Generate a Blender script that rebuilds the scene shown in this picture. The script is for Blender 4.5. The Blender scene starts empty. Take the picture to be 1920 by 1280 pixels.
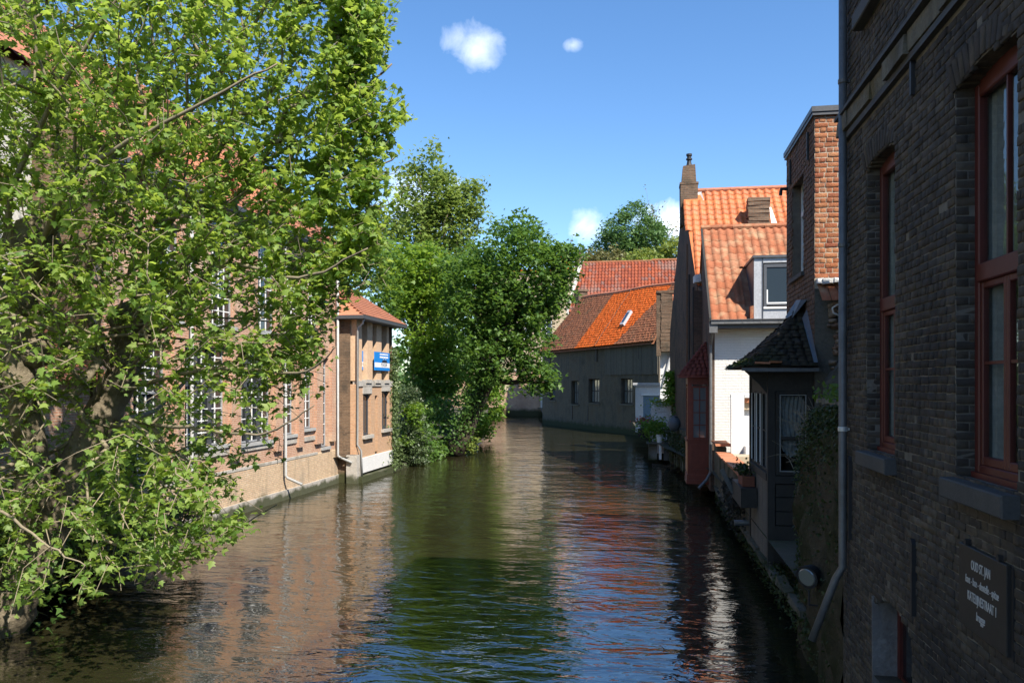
import bpy, math, random
import numpy as np
from mathutils import Vector, Matrix, Euler

random.seed(7)
rng = np.random.default_rng(11)
SC = bpy.context.scene
COL = SC.collection
YAW = math.atan(250 / 1500)
CY, SY = math.cos(YAW), math.sin(YAW)

# ------------------------------------------------------------------ camera
cam_d = bpy.data.cameras.new('camera')
cam = bpy.data.objects.new('camera', cam_d)
COL.objects.link(cam)
cam.location = (0, 0, 4.5)
cam.rotation_euler = (math.pi / 2, 0, YAW)
cam_d.sensor_width = 36
cam_d.lens = 28.125
cam_d.shift_y = 0.0417
cam_d.clip_end = 3000
SC.camera = cam

# ------------------------------------------------------------------ sun, sky, exposure
SUN_EL, SUN_AZ = math.radians(48), math.radians(42)      # azimuth from -Y towards +X
sd = Vector((math.sin(SUN_AZ) * math.cos(SUN_EL), -math.cos(SUN_AZ) * math.cos(SUN_EL), math.sin(SUN_EL)))
sun_d = bpy.data.lights.new('sun', 'SUN')
sun_d.energy = 4.3
sun_d.angle = math.radians(0.5)
sun_d.color = (1.0, 0.93, 0.82)
sun = bpy.data.objects.new('sun', sun_d)
COL.objects.link(sun)
sun.location = sd * 300
sun.rotation_euler = sd.to_track_quat('Z', 'Y').to_euler()

world = bpy.data.worlds.new('World')
SC.world = world
world.use_nodes = True
wn, wl_ = world.node_tree.nodes, world.node_tree.links
wn.clear()
w_out = wn.new('ShaderNodeOutputWorld')
w_bg = wn.new('ShaderNodeBackground')
w_bg.inputs['Strength'].default_value = 0.096
sky = wn.new('ShaderNodeTexSky')
sky.sky_type = 'NISHITA'
sky.sun_disc = False
sky.sun_elevation = SUN_EL
sky.sun_rotation = math.pi - SUN_AZ
sky.altitude = 0
sky.air_density = 1.0
sky.dust_density = 0.2
sky.ozone_density = 3.5


def wnode(t, **k):
    n = wn.new(t)
    for a, v in k.items():
        setattr(n, a, v)
    return n


def wmath(op, a, b=None, c=None):
    n = wn.new('ShaderNodeMath')
    n.operation = op
    for i, v in enumerate((a, b, c)):
        if v is None:
            continue
        if isinstance(v, (int, float)):
            n.inputs[i].default_value = v
        else:
            wl_.new(v, n.inputs[i])
    return n.outputs[0]


w_tc = wnode('ShaderNodeTexCoord')
w_nrm = wnode('ShaderNodeVectorMath', operation='NORMALIZE')
wl_.new(w_tc.outputs['Generated'], w_nrm.inputs[0])
DIRV = w_nrm.outputs[0]


def wdot(v):
    n = wnode('ShaderNodeVectorMath', operation='DOT_PRODUCT')
    wl_.new(DIRV, n.inputs[0])
    n.inputs[1].default_value = v
    return n.outputs['Value']


def wnoise(scale, detail, rough=.55, dist=0.0):
    n = wnode('ShaderNodeTexNoise')
    n.inputs['Scale'].default_value = scale
    n.inputs['Detail'].default_value = detail
    n.inputs['Roughness'].default_value = rough
    n.inputs['Distortion'].default_value = dist
    wl_.new(DIRV, n.inputs['Vector'])
    return n.outputs['Fac']


cl_n = wnoise(30, 8, .6, .5)
cl_big = wnoise(14, 3, .5)
mask = None
# small fair-weather clouds: direction, half width, half height, density
CLOUDS = [((-.1938, .9015, .3869), .037, .025, .62), ((-.0815, .9177, .3889), .012, .008, .5),
          ((-.075, .9771, .193), .028, .030, .70), ((.030, .9785, .196), .045, .026, 1.2),
          ((-.275, .9388, .2166), .06, .04, .9), ((.45, .86, .24), .13, .05, 1.1),
          ((-.7, .62, .3), .12, .05, .9), ((.75, -.5, .35), .14, .06, 1.0), ((-.5, -.75, .4), .16, .06, 1.0),
          ((-.95, -.1, .28), .13, .05, 1.0)]
for C, hw, hh, den in CLOUDS:
    C = Vector(C).normalized()
    Rr = C.cross(Vector((0, 0, 1))).normalized()
    Uu = Rr.cross(C)
    a = wmath('DIVIDE', wdot(Rr), hw)
    b = wmath('DIVIDE', wdot(Uu), hh)
    r2 = wmath('ADD', wmath('MULTIPLY', a, a), wmath('MULTIPLY', b, b))
    e = wmath('SUBTRACT', 1.0, wmath('SQRT', r2))
    e = wmath('ADD', e, wmath('MULTIPLY', wmath('SUBTRACT', cl_n, .5), 1.7))
    e = wmath('ADD', e, wmath('MULTIPLY', wmath('SUBTRACT', cl_big, .5), 1.6))
    e = wmath('MULTIPLY', wmath('SMOOTH_MIN', wmath('MAXIMUM', wmath('MULTIPLY', e, .7), 0), 1.0, .3), den)
    e = wmath('MULTIPLY', e, wmath('GREATER_THAN', wdot(C), 0.5))
    mask = e if mask is None else wmath('MAXIMUM', mask, e)
mask = wmath('MINIMUM', mask, 1.0)
w_mix = wnode('ShaderNodeMix', data_type='RGBA')
wl_.new(mask, w_mix.inputs['Factor'])
w_hs = wnode('ShaderNodeHueSaturation')
w_hs.inputs['Saturation'].default_value = 1.17
w_hs.inputs['Hue'].default_value = 0.502
w_hs.inputs['Value'].default_value = 1.0
wl_.new(sky.outputs[0], w_hs.inputs['Color'])
wl_.new(w_hs.outputs[0], w_mix.inputs[6])
w_mix.inputs[7].default_value = (9.5, 9.8, 10.4, 1)
wl_.new(w_mix.outputs[2], w_bg.inputs['Color'])
wl_.new(w_bg.outputs[0], w_out.inputs['Surface'])

SC.view_settings.view_transform = 'Standard'
SC.view_settings.look = 'None'
SC.view_settings.exposure = 1.22
SC.view_settings.gamma = 1.0
SC.view_settings.use_curve_mapping = False
SC.render.engine = 'CYCLES'
SC.cycles.max_bounces = 6
SC.cycles.transparent_max_bounces = 12
SC.cycles.caustics_reflective = False
SC.cycles.caustics_refractive = False
SC.cycles.use_denoising = True


# ------------------------------------------------------------------ materials
class NT:
    def __init__(s, name):
        s.m = bpy.data.materials.new(name)
        s.m.use_nodes = True
        s.t = s.m.node_tree
        s.n, s.l = s.t.nodes, s.t.links
        s.n.clear()
        s.out = s.n.new('ShaderNodeOutputMaterial')
        s.p = s.n.new('ShaderNodeBsdfPrincipled')
        s.l.new(s.p.outputs[0], s.out.inputs['Surface'])
        s.geo = s.n.new('ShaderNodeNewGeometry')
        s.pos = s.geo.outputs['Position']

    def put(s, v, sock):
        if isinstance(v, (int, float)):
            sock.default_value = v
        elif isinstance(v, tuple):
            sock.default_value = v if len(v) == 4 or sock.type == 'VECTOR' else (*v, 1)
        else:
            s.l.new(v, sock)

    def math(s, op, a, b=0.0, clamp=False):
        n = s.n.new('ShaderNodeMath')
        n.operation = op
        n.use_clamp = clamp
        s.put(a, n.inputs[0])
        s.put(b, n.inputs[1])
        return n.outputs[0]

    def mix(s, f, a, b, mode='MIX'):
        n = s.n.new('ShaderNodeMix')
        n.data_type = 'RGBA'
        n.blend_type = mode
        s.put(f, n.inputs['Factor'])
        s.put(a, n.inputs[6])
        s.put(b, n.inputs[7])
        return n.outputs[2]

    def vscale(s, v):
        n = s.n.new('ShaderNodeMapping')
        n.inputs['Scale'].default_value = v
        s.l.new(s.pos, n.inputs['Vector'])
        return n.outputs[0]

    def noise(s, scale, detail=4, rough=.55, vec=None, dist=0.0):
        n = s.n.new('ShaderNodeTexNoise')
        n.inputs['Scale'].default_value = scale
        n.inputs['Detail'].default_value = detail
        n.inputs['Roughness'].default_value = rough
        n.inputs['Distortion'].default_value = dist
        s.l.new(vec or s.pos, n.inputs['Vector'])
        return n.outputs['Fac']

    def ramp(s, f, stops):
        n = s.n.new('ShaderNodeValToRGB')
        el = n.color_ramp.elements
        while len(el) < len(stops):
            el.new(.5)
        for e, (p, c) in zip(el, stops):
            e.position = p
            e.color = (*c, 1) if len(c) == 3 else c
        s.l.new(f, n.inputs[0])
        return n.outputs[0]

    def step(s, f, lo, hi):
        n = s.n.new('ShaderNodeMapRange')
        n.inputs[1].default_value = lo
        n.inputs[2].default_value = hi
        s.l.new(f, n.inputs[0])
        return n.outputs[0]

    def rnd(s):
        o = s.n.new('ShaderNodeObjectInfo')
        return s.math('FRACT', s.math('ADD', o.outputs['Random'], s.geo.outputs['Random Per Island']))

    def xyz(s):
        n = s.n.new('ShaderNodeSeparateXYZ')
        s.l.new(s.pos, n.inputs[0])
        return n.outputs

    def bump(s, h, strength=.5, dist=.01, prev=None):
        n = s.n.new('ShaderNodeBump')
        n.inputs['Strength'].default_value = strength
        n.inputs['Distance'].default_value = dist
        s.l.new(h, n.inputs['Height'])
        if prev is not None:
            s.l.new(prev, n.inputs['Normal'])
        return n.outputs[0]


def spread(cols):
    return [(i / max(1, len(cols) - 1), c) for i, c in enumerate(cols)]


def algae(t, c, top, col=(.035, .042, .012)):
    """a green damp band that water has left on the masonry up to a ragged line"""
    z = t.xyz()[2]
    zz = t.math('ADD', z, t.math('MULTIPLY', t.math('SUBTRACT', t.noise(1.6, 5), .5), .7))
    f = t.math('MULTIPLY', t.math('SUBTRACT', 1.0, t.step(zz, top * .55, top)), .92, True)
    return t.mix(f, c, col)


def M(name, cols, rough=.85, piece=.75, nscale=3.0, fine=18.0, stain=None, stain_s=.7, stain_lo=.52, stain_hi=.68,
      stain_f=.8, bump=.4, bscale=30.0, bdist=.01, moss=0, metal=0.0, spec=.4, streak=None):
    t = NT(name)
    f = t.math('ADD', t.math('MULTIPLY', t.rnd(), piece), t.math('MULTIPLY', t.step(t.noise(nscale), .25, .75), 1 - piece))
    c = t.ramp(f, spread(cols))
    v = t.step(t.noise(fine, 5, .65), .2, .8)
    c = t.mix(1.0, c, t.ramp(v, [(0, (.72, .72, .72)), (1, (1.22, 1.22, 1.22))]), 'MULTIPLY')
    if stain:
        m = t.step(t.noise(stain_s, 6, .62), stain_lo, stain_hi)
        c = t.mix(t.math('MULTIPLY', m, stain_f, True), c, stain)
    if streak:
        m = t.step(t.noise(1.0, 5, .6, t.vscale((3.5, 3.5, .22))), .5, .72)
        c = t.mix(t.math('MULTIPLY', m, .75, True), c, streak)
    if moss:
        c = algae(t, c, moss)
    t.put(c, t.p.inputs['Base Color'])
    t.p.inputs['Roughness'].default_value = rough
    t.p.inputs['Metallic'].default_value = metal
    t.p.inputs['Specular IOR Level'].default_value = spec
    if bump:
        t.put(t.bump(t.noise(bscale, 5, .65), bump, bdist), t.p.inputs['Normal'])
    return t.m


def MBrick(name, axis, cols, mortar, bw=.22, bh=.07, ms=.009, stain=None, stain2=None, bump=.6, moss=0, paint=None, rough=.9,
           ss=.5, lo=.5, ang=None):
    """brickwork too far off to pick the bricks apart: axis = the horizontal axis the wall runs along"""
    t = NT(name)
    x, y, z = t.xyz()
    n = t.n.new('ShaderNodeCombineXYZ')
    u = {'x': x, 'y': y}.get(axis)
    if axis == 'auto':
        ns = t.n.new('ShaderNodeSeparateXYZ')
        t.l.new(t.geo.outputs['True Normal'], ns.inputs[0])
        k = t.math('GREATER_THAN', t.math('ABSOLUTE', ns.outputs[0]), .7)
        u = t.math('ADD', t.math('MULTIPLY', y, k), t.math('MULTIPLY', x, t.math('SUBTRACT', 1.0, k)))
    if axis == 'r':
        u = t.math('ADD', t.math('MULTIPLY', x, ang[0]), t.math('MULTIPLY', y, ang[1]))
    t.put(u, n.inputs[0])
    t.put(z, n.inputs[1])
    wob = t.math('MULTIPLY', t.math('SUBTRACT', t.noise(4, 2), .5), .035)
    t.put(t.math('ADD', z, wob), n.inputs[1])
    b = t.n.new('ShaderNodeTexBrick')
    b.offset = .5
    b.inputs['Scale'].default_value = 1
    b.inputs['Brick Width'].default_value = bw
    b.inputs['Row Height'].default_value = bh
    b.inputs['Mortar Size'].default_value = ms
    b.inputs['Mortar Smooth'].default_value = .3
    b.inputs['Bias'].default_value = 0
    b.inputs['Color1'].default_value = (0, 0, 0, 1)
    b.inputs['Color2'].default_value = (1, 1, 1, 1)
    b.inputs['Mortar'].default_value = (.5, .5, .5, 1)
    t.l.new(n.outputs[0], b.inputs['Vector'])
    f = t.math('ADD', t.math('MULTIPLY', b.outputs['Color'], .6), t.math('MULTIPLY', t.step(t.noise(.9, 5), .3, .7), .4))
    c = t.ramp(f, spread(cols))
    c = t.mix(b.outputs['Fac'], c, mortar)
    v = t.step(t.noise(9, 6, .7), .2, .8)
    c = t.mix(1.0, c, t.ramp(v, [(0, (.7, .7, .7)), (1, (1.25, 1.25, 1.25))]), 'MULTIPLY')
    if paint:
        c = t.mix(.93, c, paint)
        c = t.mix(t.math('MULTIPLY', t.step(t.noise(1.3, 6, .6, t.vscale((1.5, 1.5, .5))), .5, .75), .3), c, (.42, .38, .33))
    if stain:
        c = t.mix(t.math('MULTIPLY', t.step(t.noise(ss, 7, .62), lo, lo + .16), .75), c, stain)
    if stain2:
        c = t.mix(t.math('MULTIPLY', t.step(t.noise(1.1, 6, .6, t.vscale((2.6, 2.6, .3))), .52, .7), .7), c, stain2)
    if moss:
        c = algae(t, c, moss)
    t.put(c, t.p.inputs['Base Color'])
    t.p.inputs['Roughness'].default_value = rough
    t.p.inputs['Specular IOR Level'].default_value = .3
    h = t.math('ADD', t.math('SUBTRACT', 1.0, b.outputs['Fac']), t.math('MULTIPLY', t.noise(40, 4, .7), .6))
    t.put(t.bump(h, bump, .012), t.p.inputs['Normal'])
    return t.m


def MPlain(name, col, rough=.6, metal=0.0, spec=.5, var=.12):
    t = NT(name)
    c = tuple(col)
    v = t.step(t.noise(14, 4, .6), .25, .75)
    cc = t.mix(1.0, c, t.ramp(v, [(0, (1 - var,) * 3), (1, (1 + var,) * 3)]), 'MULTIPLY')
    t.put(cc, t.p.inputs['Base Color'])
    t.p.inputs['Roughness'].default_value = rough
    t.p.inputs['Metallic'].default_value = metal
    t.p.inputs['Specular IOR Level'].default_value = spec
    return t.m


def MLeaf(name, cols, trans, tf=.42, rough=.5, piece=.8):
    t = NT(name)
    f = t.math('ADD', t.math('MULTIPLY', t.rnd(), piece), t.math('MULTIPLY', t.step(t.noise(.7, 3), .3, .7), 1 - piece))
    c = t.ramp(f, spread(cols))
    t.put(c, t.p.inputs['Base Color'])
    t.p.inputs['Roughness'].default_value = rough
    t.p.inputs['Specular IOR Level'].default_value = .35
    tr = t.n.new('ShaderNodeBsdfTranslucent')
    t.put(t.mix(f, tuple(v * .75 for v in trans), tuple(v * 1.2 for v in trans)), tr.inputs['Color'])
    mx = t.n.new('ShaderNodeMixShader')
    mx.inputs[0].default_value = tf
    t.l.new(t.p.outputs[0], mx.inputs[1])
    t.l.new(tr.outputs[0], mx.inputs[2])
    t.l.new(mx.outputs[0], t.out.inputs['Surface'])
    return t.m


def MGlass(name, tint=(.015, .018, .022)):
    """old window glass before a dark room, seen only as what it mirrors"""
    t = NT(name)
    t.p.inputs['Base Color'].default_value = (*tint, 1)
    t.p.inputs['Roughness'].default_value = .04
    t.p.inputs['Specular IOR Level'].default_value = .9
    t.put(t.bump(t.noise(3.0, 2), .12, .02), t.p.inputs['Normal'])
    return t.m


def MClear(name):
    t = NT(name)
    tr = t.n.new('ShaderNodeBsdfTransparent')
    tr.inputs[0].default_value = (.86, .9, .88, 1)
    gl = t.n.new('ShaderNodeBsdfGlossy')
    gl.inputs['Roughness'].default_value = .01
    fr = t.n.new('ShaderNodeFresnel')
    t.put(t.math('ADD', t.math('MULTIPLY', t.geo.outputs['Backfacing'], 1 / 1.6 - 1.6), 1.6), fr.inputs['IOR'])
    bp = t.bump(t.noise(2.5, 2), .1, .02)
    t.l.new(bp, fr.inputs['Normal'])
    t.l.new(bp, gl.inputs['Normal'])
    mx = t.n.new('ShaderNodeMixShader')
    t.l.new(fr.outputs[0], mx.inputs[0])
    t.l.new(tr.outputs[0], mx.inputs[1])
    t.l.new(gl.outputs[0], mx.inputs[2])
    t.l.new(mx.outputs[0], t.out.inputs['Surface'])
    return t.m


MT = {}
MT['soot_brick'] = M('soot_brick', [(.038, .033, .028), (.070, .058, .046), (.050, .043, .037), (.105, .084, .060), (.060, .051, .043), (.16, .13, .094)],
                     piece=.8, stain=(.022, .020, .019), stain_s=.55, stain_lo=.48, stain_hi=.64, stain_f=.75, bump=.7, bscale=55, bdist=.008, spec=.25)
MT['soot_mortar'] = M('soot_mortar', [(.05, .046, .04), (.19, .17, .14), (.09, .082, .07)], piece=0, nscale=2, bump=.8, bscale=60, bdist=.01, spec=.2)
MT['soot_wall'] = MBrick('soot_wall', 'y', [(.022, .021, .02), (.045, .04, .034), (.07, .06, .047)], (.05, .045, .04), stain=(.02, .02, .02), moss=.9)
MT['orange_brick'] = M('orange_brick', [(.17, .055, .028), (.34, .125, .05), (.25, .075, .034), (.40, .18, .08), (.22, .065, .032), (.36, .14, .06), (.30, .13, .075)],
                       piece=.85, stain=(.20, .13, .085), stain_s=3, stain_lo=.55, stain_hi=.7, stain_f=.55, bump=1.0, bscale=38, bdist=.02)
MT['orange_mortar'] = M('orange_mortar', [(.34, .28, .21), (.5, .43, .34)], piece=0, bump=.8, bscale=40, bdist=.02)
MT['brown_brick'] = M('brown_brick', [(.12, .062, .036), (.18, .10, .055), (.10, .058, .038), (.21, .12, .07)], piece=.8,
                      stain=(.07, .055, .042), stain_s=1.2, stain_f=.7, bump=.9, bscale=38, bdist=.015)
MT['brown_mortar'] = M('brown_mortar', [(.12, .095, .075), (.2, .165, .125)], piece=0, bump=.6)
MT['pantile_orange'] = M('pantile_orange', [(.46, .125, .035), (.52, .15, .045), (.49, .135, .04), (.42, .11, .034), (.55, .175, .06)], rough=.6, piece=.7,
                         stain=(.36, .14, .075), stain_s=1.6, stain_lo=.5, stain_hi=.7, stain_f=.6, bump=.25, spec=.4)
MT['pantile_old'] = M('pantile_old', [(.25, .080, .038), (.33, .125, .066), (.28, .098, .048), (.32, .15, .085), (.22, .07, .035)], rough=.85, spec=.12, piece=.75,
                      stain=(.38, .27, .16), stain_s=1.7, stain_lo=.5, stain_hi=.66, stain_f=.6, bump=.4)
MT['pantile_mixed'] = M('pantile_mixed', [(.25, .066, .036), (.31, .086, .044), (.20, .058, .038), (.28, .076, .04), (.23, .066, .042), (.15, .115, .105)], rough=.85, spec=.1, piece=.85,
                        stain=(.2, .15, .13), stain_s=.35, stain_lo=.52, stain_hi=.6, stain_f=.6, bump=.3)
MT['tile_orange'] = M('tile_orange', [(.64, .125, .022), (.72, .16, .034), (.60, .11, .02)], rough=.85, piece=.8, bump=.2, spec=.08)
MT['tile_brown'] = M('tile_brown', [(.27, .105, .055), (.33, .135, .07), (.23, .09, .05)], rough=.8, piece=.7, stain=(.18, .11, .065), stain_s=.7, bump=.2, spec=.1)
MT['tile_red'] = M('tile_red', [(.36, .13, .07), (.42, .165, .09), (.31, .11, .062)], rough=.75, piece=.7, stain=(.3, .13, .08), stain_s=.8, bump=.2)
MT['tile_slate'] = M('tile_slate', [(.022, .020, .017), (.036, .031, .024), (.028, .026, .02), (.05, .042, .03)], rough=.8, piece=.8,
                     stain=(.03, .034, .012), stain_s=1.3, stain_lo=.5, stain_hi=.66, stain_f=.7, bump=.6, bscale=30)
MT['shingle_red'] = M('shingle_red', [(.13, .030, .020), (.17, .042, .028), (.11, .026, .019)], rough=.75, piece=.8, bump=.2)
MT['white_brick'] = MBrick('white_brick', 'x', [(.6, .56, .5), (.7, .66, .6)], (.55, .52, .47), bw=.24, bh=.105, ms=.016, paint=(.63, .615, .575), bump=1.0)
MT['white_plaster'] = M('white_plaster', [(.60, .595, .58), (.68, .675, .66)], piece=0, stain=(.6, .56, .5), stain_s=1.4, stain_f=.5, bump=.5, bscale=12, bdist=.02)
MT['white_paint'] = MPlain('white_paint', (.78, .78, .76), .5)
MT['grey_zinc'] = M('grey_zinc', [(.36, .37, .385), (.43, .44, .455)], piece=.2, rough=.45, bump=.1, bscale=6, bdist=.02, metal=.2)
MT['dark_zinc'] = M('dark_zinc', [(.06, .065, .075), (.085, .09, .10)], piece=.2, rough=.45, bump=.1, bscale=8)
MT['pipe_zinc'] = M('pipe_zinc', [(.115, .115, .115), (.165, .165, .165)], piece=.2, rough=.5, fine=10, stain=(.09, .09, .085), stain_s=3, bump=.15, metal=.3)
MT['pipe_grey'] = M('pipe_grey', [(.32, .32, .31), (.40, .40, .385)], piece=.2, rough=.6, bump=.1)
MT['lead'] = M('lead', [(.075, .09, .105), (.10, .12, .135)], piece=.2, rough=.55, bump=.3, bscale=14)
MT['flashing'] = M('flashing', [(.6, .6, .6), (.75, .75, .75)], piece=.1, rough=.5, bump=.5, bscale=8, bdist=.03)
MT['iron'] = MPlain('iron', (.012, .012, .013), .6)
MT['red_paint'] = M('red_paint', [(.085, .018, .014), (.105, .023, .017)], piece=.2, rough=.5, bump=.12, bscale=20, fine=8, stain=(.06, .02, .016), stain_s=2, stain_f=.5)
MT['oriel_red'] = M('oriel_red', [(.16, .030, .016), (.19, .036, .019)], piece=.1, rough=.45, bump=.08, fine=6)
MT['oriel_ochre'] = MPlain('oriel_ochre', (.46, .20, .085), .55)
MT['sill_stone'] = M('sill_stone', [(.055, .055, .055), (.085, .083, .078)], piece=.1, fine=40, bump=.4, bscale=60, rough=.75, spec=.3)
MT['string_stone'] = M('string_stone', [(.05, .045, .036), (.17, .155, .115), (.07, .06, .045)], piece=.15, nscale=2.2, stain=(.11, .085, .032), stain_s=1.6, bump=.9, bscale=18, bdist=.03)
MT['plaster_jamb'] = M('plaster_jamb', [(.15, .14, .135), (.22, .21, .20)], piece=0, stain=(.10, .09, .085), stain_s=3.5, bump=1.0, bscale=14, bdist=.03)
MT['plaque'] = M('plaque', [(.016, .015, .014), (.024, .022, .020)], piece=0, rough=.55, bump=.1)
MT['letter'] = MPlain('letter', (.55, .53, .49), .6)
MT['curtain'] = M('curtain', [(.22, .23, .22), (.30, .31, .30)], piece=0, bump=.1, rough=.9)
MT['drape'] = M('drape', [(.20, .20, .20), (.28, .28, .28)], piece=0, bump=.3, bscale=6, rough=.9)
MT['dark_room'] = MPlain('dark_room', (.012, .012, .012), .9)
MT['glass'] = MGlass('glass')
MT['glass_blue'] = MGlass('glass_blue', (.03, .045, .06))
MT['glass_pale'] = MGlass('glass_pale', (.16, .17, .17))
MT['clear_glass'] = MClear('clear_glass')
MT['black_wood'] = M('black_wood', [(.022, .019, .016), (.04, .034, .028)], piece=.3, rough=.7, bump=.5, bscale=16, stain=(.02, .018, .014), stain_s=2)
MT['grey_wood'] = M('grey_wood', [(.10, .095, .08), (.15, .14, .12)], piece=.5, rough=.8, bump=.5, bscale=20)
MT['pale_wood'] = MPlain('pale_wood', (.27, .26, .24), .6)
MT['quay'] = M('quay', [(.07, .065, .05), (.12, .108, .08), (.16, .145, .11)], piece=.2, nscale=1.1, fine=6, stain=(.04, .045, .018), stain_s=.8, stain_lo=.44, stain_hi=.6,
               stain_f=.85, bump=1.0, bscale=5, bdist=.06, moss=.55, rough=.95, streak=(.035, .035, .022))
MT['quay_stone'] = M('quay_stone', [(.13, .12, .095), (.2, .185, .15), (.10, .095, .075)], piece=.6, fine=10, stain=(.05, .055, .022), stain_s=1.2, stain_lo=.46, stain_hi=.62,
                     bump=1.0, bscale=9, bdist=.04, moss=.5)
MT['mossy_wall'] = M('mossy_wall', [(.05, .043, .030), (.085, .072, .048), (.06, .052, .034)], piece=0, nscale=1.5, stain=(.022, .03, .008), stain_s=.9, stain_lo=.45, stain_hi=.6,
                     bump=1.0, bscale=7, bdist=.08, rough=1.0, spec=.1)
MT['rubble'] = M('rubble', [(.17, .10, .07), (.30, .19, .13), (.22, .17, .13), (.36, .27, .2), (.13, .08, .06)], piece=.9, bump=1.0, bscale=22, bdist=.03)
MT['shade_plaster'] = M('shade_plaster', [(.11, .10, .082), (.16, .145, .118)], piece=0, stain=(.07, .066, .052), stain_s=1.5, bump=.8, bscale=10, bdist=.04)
MT['terracotta'] = M('terracotta', [(.40, .15, .07), (.48, .2, .1)], piece=.8, rough=.8, bump=.3)
MT['clay_pot'] = M('clay_pot', [(.16, .05, .03), (.2, .065, .035)], piece=.3, rough=.8)
MT['barn_wall'] = M('barn_wall', [(.066, .057, .043), (.115, .096, .070), (.085, .063, .042)], piece=0, nscale=.9, fine=7, stain=(.13, .095, .06), stain_s=.45, stain_lo=.52, stain_hi=.68,
                    stain_f=.6, bump=.9, bscale=5, bdist=.06, moss=.75, streak=(.06, .06, .054), rough=.95)
MT['barn_boards'] = M('barn_boards', [(.085, .078, .064), (.13, .115, .092)], piece=.6, fine=9, bump=.6, bscale=8, rough=.9)
MT['house_brick'] = MBrick('house_brick', 'auto', [(.36, .17, .105), (.47, .25, .165), (.41, .21, .13), (.52, .33, .23)], (.50, .40, .30), stain=(.5, .36, .25), ss=.9)
MT['plinth_brick'] = MBrick('plinth_brick', 'y', [(.46, .31, .19), (.60, .43, .27), (.52, .35, .22), (.64, .50, .35)], (.40, .34, .25), stain=(.30, .25, .19), stain2=(.28, .22, .15), ss=.6, lo=.55, moss=.42)
MT['base_stone'] = M('base_stone', [(.36, .33, .29), (.45, .42, .37)], piece=.3, fine=8, stain=(.22, .19, .14), stain_s=1.2, bump=.7, bscale=8, bdist=.03, moss=.36)
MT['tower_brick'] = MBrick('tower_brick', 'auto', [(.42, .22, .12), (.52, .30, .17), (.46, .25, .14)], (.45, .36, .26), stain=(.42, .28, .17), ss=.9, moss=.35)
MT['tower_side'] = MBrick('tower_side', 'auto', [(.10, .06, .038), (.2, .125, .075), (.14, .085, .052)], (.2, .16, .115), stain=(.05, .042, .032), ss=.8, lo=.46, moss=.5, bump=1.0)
MT['post_wood'] = M('post_wood', [(.52, .34, .21), (.60, .42, .27)], piece=.5, rough=.75, bump=.4, bscale=10, fine=8)
MT['brick_x'] = MBrick('brick_x', 'auto', [(.10, .055, .038), (.16, .09, .058), (.075, .045, .033)], (.14, .115, .09), stain=(.05, .04, .032), ss=.7, lo=.48)
MT['brick_y'] = MBrick('brick_y', 'auto', [(.085, .048, .033), (.14, .078, .05), (.06, .038, .029)], (.10, .08, .065), stain=(.035, .028, .024), ss=.8, lo=.48)
MT['stack_brick'] = MBrick('stack_brick', 'auto', [(.10, .06, .04), (.17, .105, .065), (.075, .05, .035)], (.15, .125, .095), bw=.26, bh=.09, ms=.014, stain=(.05, .043, .03), ss=1.2, bump=1.0)
MT['far_brick'] = MBrick('far_brick', 'x', [(.36, .2, .13), (.46, .28, .18), (.40, .24, .16)], (.42, .34, .26), bw=.44, bh=.15, ms=.02, stain=(.28, .17, .12), ss=.3, moss=1.2)
MT['beige_plaster'] = M('beige_plaster', [(.42, .33, .22), (.48, .39, .27)], piece=0, stain=(.36, .29, .2), stain_s=.4, bump=.1)
MT['pale_facade'] = M('pale_facade', [(.50, .48, .44), (.60, .58, .53)], piece=0, stain=(.42, .40, .36), stain_s=.5, bump=.3, bscale=10)
MT['frame_grey'] = MPlain('frame_grey', (.30, .31, .32), .5)
MT['frame_dark'] = MPlain('frame_dark', (.055, .06, .068), .5)
MT['shutter_blue'] = MPlain('shutter_blue', (.14, .22, .28), .5)
MT['sign_blue'] = MPlain('sign_blue', (.01, .20, .60), .4, var=.03)
MT['sign_white'] = MPlain('sign_white', (.80, .80, .80), .4, var=.03)
MT['sign_ink'] = MPlain('sign_ink', (.015, .02, .04), .5)
MT['sign_skin'] = MPlain('sign_skin', (.35, .42, .5), .5)
MT['chrome'] = MPlain('chrome', (.55, .55, .53), .35, .2)
MT['soil'] = M('soil', [(.05, .042, .03), (.08, .07, .045)], piece=0, stain=(.04, .06, .015), stain_s=.3, bump=.8, bscale=4, bdist=.05, rough=1.0)
MT['bark'] = M('bark', [(.10, .078, .05), (.16, .13, .088), (.24, .20, .14)], piece=.1, nscale=4, fine=14, stain=(.06, .055, .03), stain_s=3, stain_f=.6, bump=1.0, bscale=11, bdist=.04, rough=.95)
MT['twig'] = M('twig', [(.17, .14, .095), (.27, .225, .155)], piece=.3, bump=.3, rough=.9)
MT['bark_dark'] = M('bark_dark', [(.035, .027, .018), (.06, .046, .03)], piece=.1, bump=1.0, bscale=6, bdist=.05, rough=.95)
MT['bark_grey'] = M('bark_grey', [(.17, .145, .115), (.24, .21, .17)], piece=.2, bump=.3, rough=.9)
MT['plane_leaf'] = MLeaf('plane_leaf', [(.056, .125, .025), (.135, .23, .042), (.195, .285, .06), (.092, .18, .035), (.26, .335, .09), (.07, .15, .03), (.155, .25, .05)], (.52, .68, .10), .45)
MT['leaf_dark'] = MLeaf('leaf_dark', [(.042, .092, .020), (.07, .14, .026), (.105, .18, .036)], (.22, .38, .05), .36)
MT['leaf_mid'] = MLeaf('leaf_mid', [(.05, .11, .02), (.075, .145, .026), (.10, .17, .034)], (.24, .38, .05), .4)
MT['leaf_light'] = MLeaf('leaf_light', [(.12, .19, .04), (.16, .225, .05), (.19, .25, .065)], (.32, .42, .08), .42)
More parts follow.
